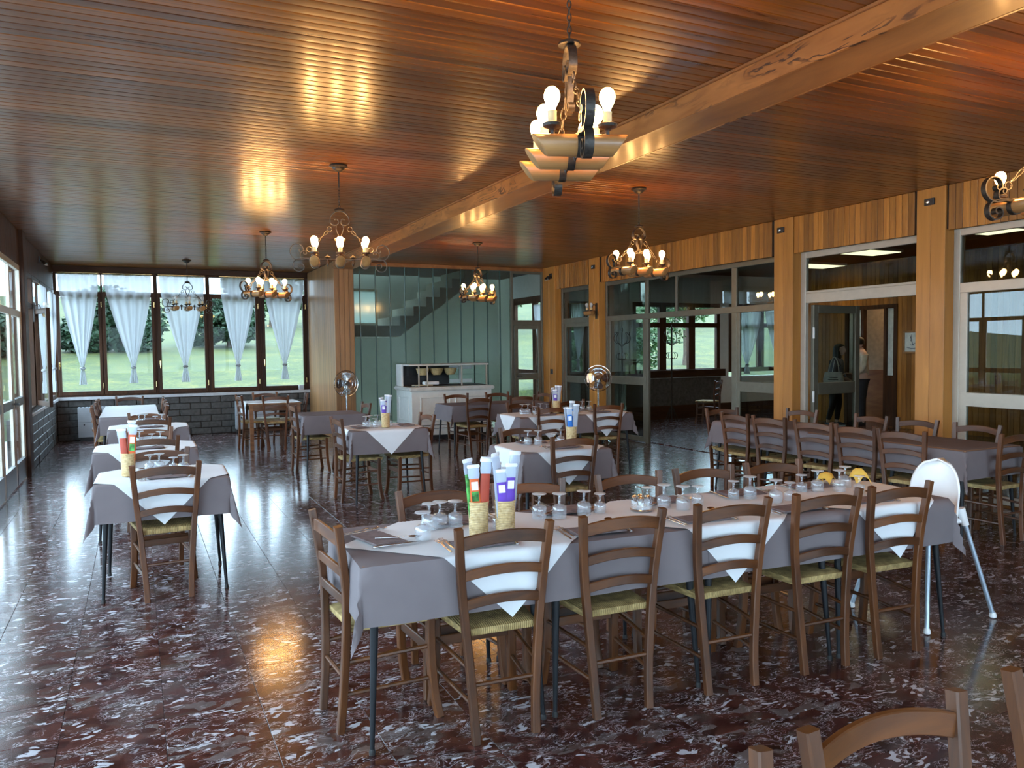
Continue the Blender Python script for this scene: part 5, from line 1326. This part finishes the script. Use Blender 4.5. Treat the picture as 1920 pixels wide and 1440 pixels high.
# ================================================================ GARDEN
def gz(x, y):
    u = max(0, y - 17.0)
    return .40 + .085 * u + .0003 * u * u + .012 * max(0, x - 6) + .10 * math.sin(x * .35 + 1) * math.sin(y * .21)
lawn = MB(); nx, ny = 70, 60
for j in range(ny + 1):
    for i in range(nx + 1):
        x, y = -45 + 100 * i / nx, 14.35 + 60 * (j / ny) ** 1.6
        lawn.v.append((x, y, gz(x, y) if (x > 8.2 or y > 17.3) else gz(x, 17.3) - .80))
for j in range(ny):
    for i in range(nx): q = j * (nx + 1) + i; lawn.f.append((q, q + 1, q + nx + 2, q + nx + 1))
struct('lawn', lawn, 'lawn_grass', 'green lawn rising behind the garden windows', 'lawn', smooth=180)
struct('terrace', MB().box(-30, XL - .3, -20, 18.5, -.4, -.05), 'sill_stone', 'pale paved terrace outside the left glazed doors', 'terrace')
def foliage(seed, rx, ry, rz_, nleaf, size):
    rr = random.Random(seed); mb = MB(); blobs = [(rr.uniform(-.6, .6) * rx, rr.uniform(-.5, .5) * ry, rr.uniform(.25, .85) * rz_, rr.uniform(.35, .6)) for _ in range(9)]
    for _ in range(nleaf):
        bx, by, bz, br = rr.choice(blobs)
        v = Vector((rr.gauss(0, 1), rr.gauss(0, 1), rr.gauss(0, 1))).normalized() * rr.uniform(.75, 1.05) * br
        c = Vector((bx + v.x * rx, by + v.y * ry, max(.05, bz + v.z * rz_ * .6)))
        a = Vector((rr.uniform(-1, 1), rr.uniform(-1, 1), rr.uniform(-.6, .6))).normalized(); b = a.cross(Vector((rr.uniform(-1, 1), rr.uniform(-1, 1), rr.uniform(-1, 1)))).normalized()
        s = size * rr.uniform(.6, 1.3)
        mb.add([c - a * s, c - b * s * .5, c + a * s, c + b * s * .5], [(0, 1, 2, 3)])
    return mb
def tree(name, x, y, rx, rz_, label, mat, seed, trunk=.5, nleaf=2600, size=.16):
    z = gz(x, y) - .1
    t = thing(name, label, 'tree' if trunk > .8 else 'bush', (x, y, z), 0, 'garden trees and bushes')
    f_ = part('foliage', foliage(seed, rx, rx * .8, rz_, nleaf, size), mat, t, 0, loc=(0, 0, trunk)); f_['kind'] = 'stuff'
    part('trunk', MB().tube([(0, 0, -.2), (.05, 0, trunk * .6), (0, .05, trunk + rz_ * .5)], [.16, .12, .05], 8), 'bark', t)
G_ = [(-4.6, 30, 2.3, 2.1, 'dark bush at the left end of the lawn, behind the leftmost window', 'leaf_dark', 0), (-.5, 31, 1.9, 2.3, 'dark bush behind the first and second garden windows', 'leaf_dark', 0), (3.2, 32, 1.7, 1.9, 'dark bush behind the second garden window', 'leaf_dark', 0),
      (6.6, 44, 2.6, 2.2, 'mid green tree above the lawn behind the middle window', 'leaf_mid', .9), (11.6, 46, 2.4, 2.3, 'mid green tree above the lawn behind the fourth window', 'leaf_mid', .9),
      (-10.5, 34, 2.8, 2.4, 'dark tree beyond the left end of the lawn', 'leaf_dark', .9),
      (13.6, 20.5, 1.3, 2.4, 'leafy bush close outside the stair and lobby windows', 'leaf_mid', 0), (10.3, 17.4, .9, 1.8, 'small leafy bush outside the stair side window', 'leaf_mid', 0), (17.6, 22.5, 1.4, 2.9, 'leafy tree outside the three-light lobby window', 'leaf_mid', .85),
      (17.0, 38, 2.6, 3.2, 'mid green tree up the slope behind the lobby', 'leaf_mid', 1.2), (23.5, 39, 2.8, 3.6, 'dark tree up the slope behind the lobby', 'leaf_dark', 1.2), (30.5, 40, 3.0, 3.8, 'large dark tree at the right end of the garden', 'leaf_dark', 1.2)]
for k, (x, y, rx, rz_, lab, mt, tr_) in enumerate(G_):
    tree('garden_tree' if tr_ > .8 else 'garden_bush', x, y, rx, rz_, lab, mt, 200 + k, tr_, 6500 if y > 25 else 3000, .13 if y > 25 else .085)
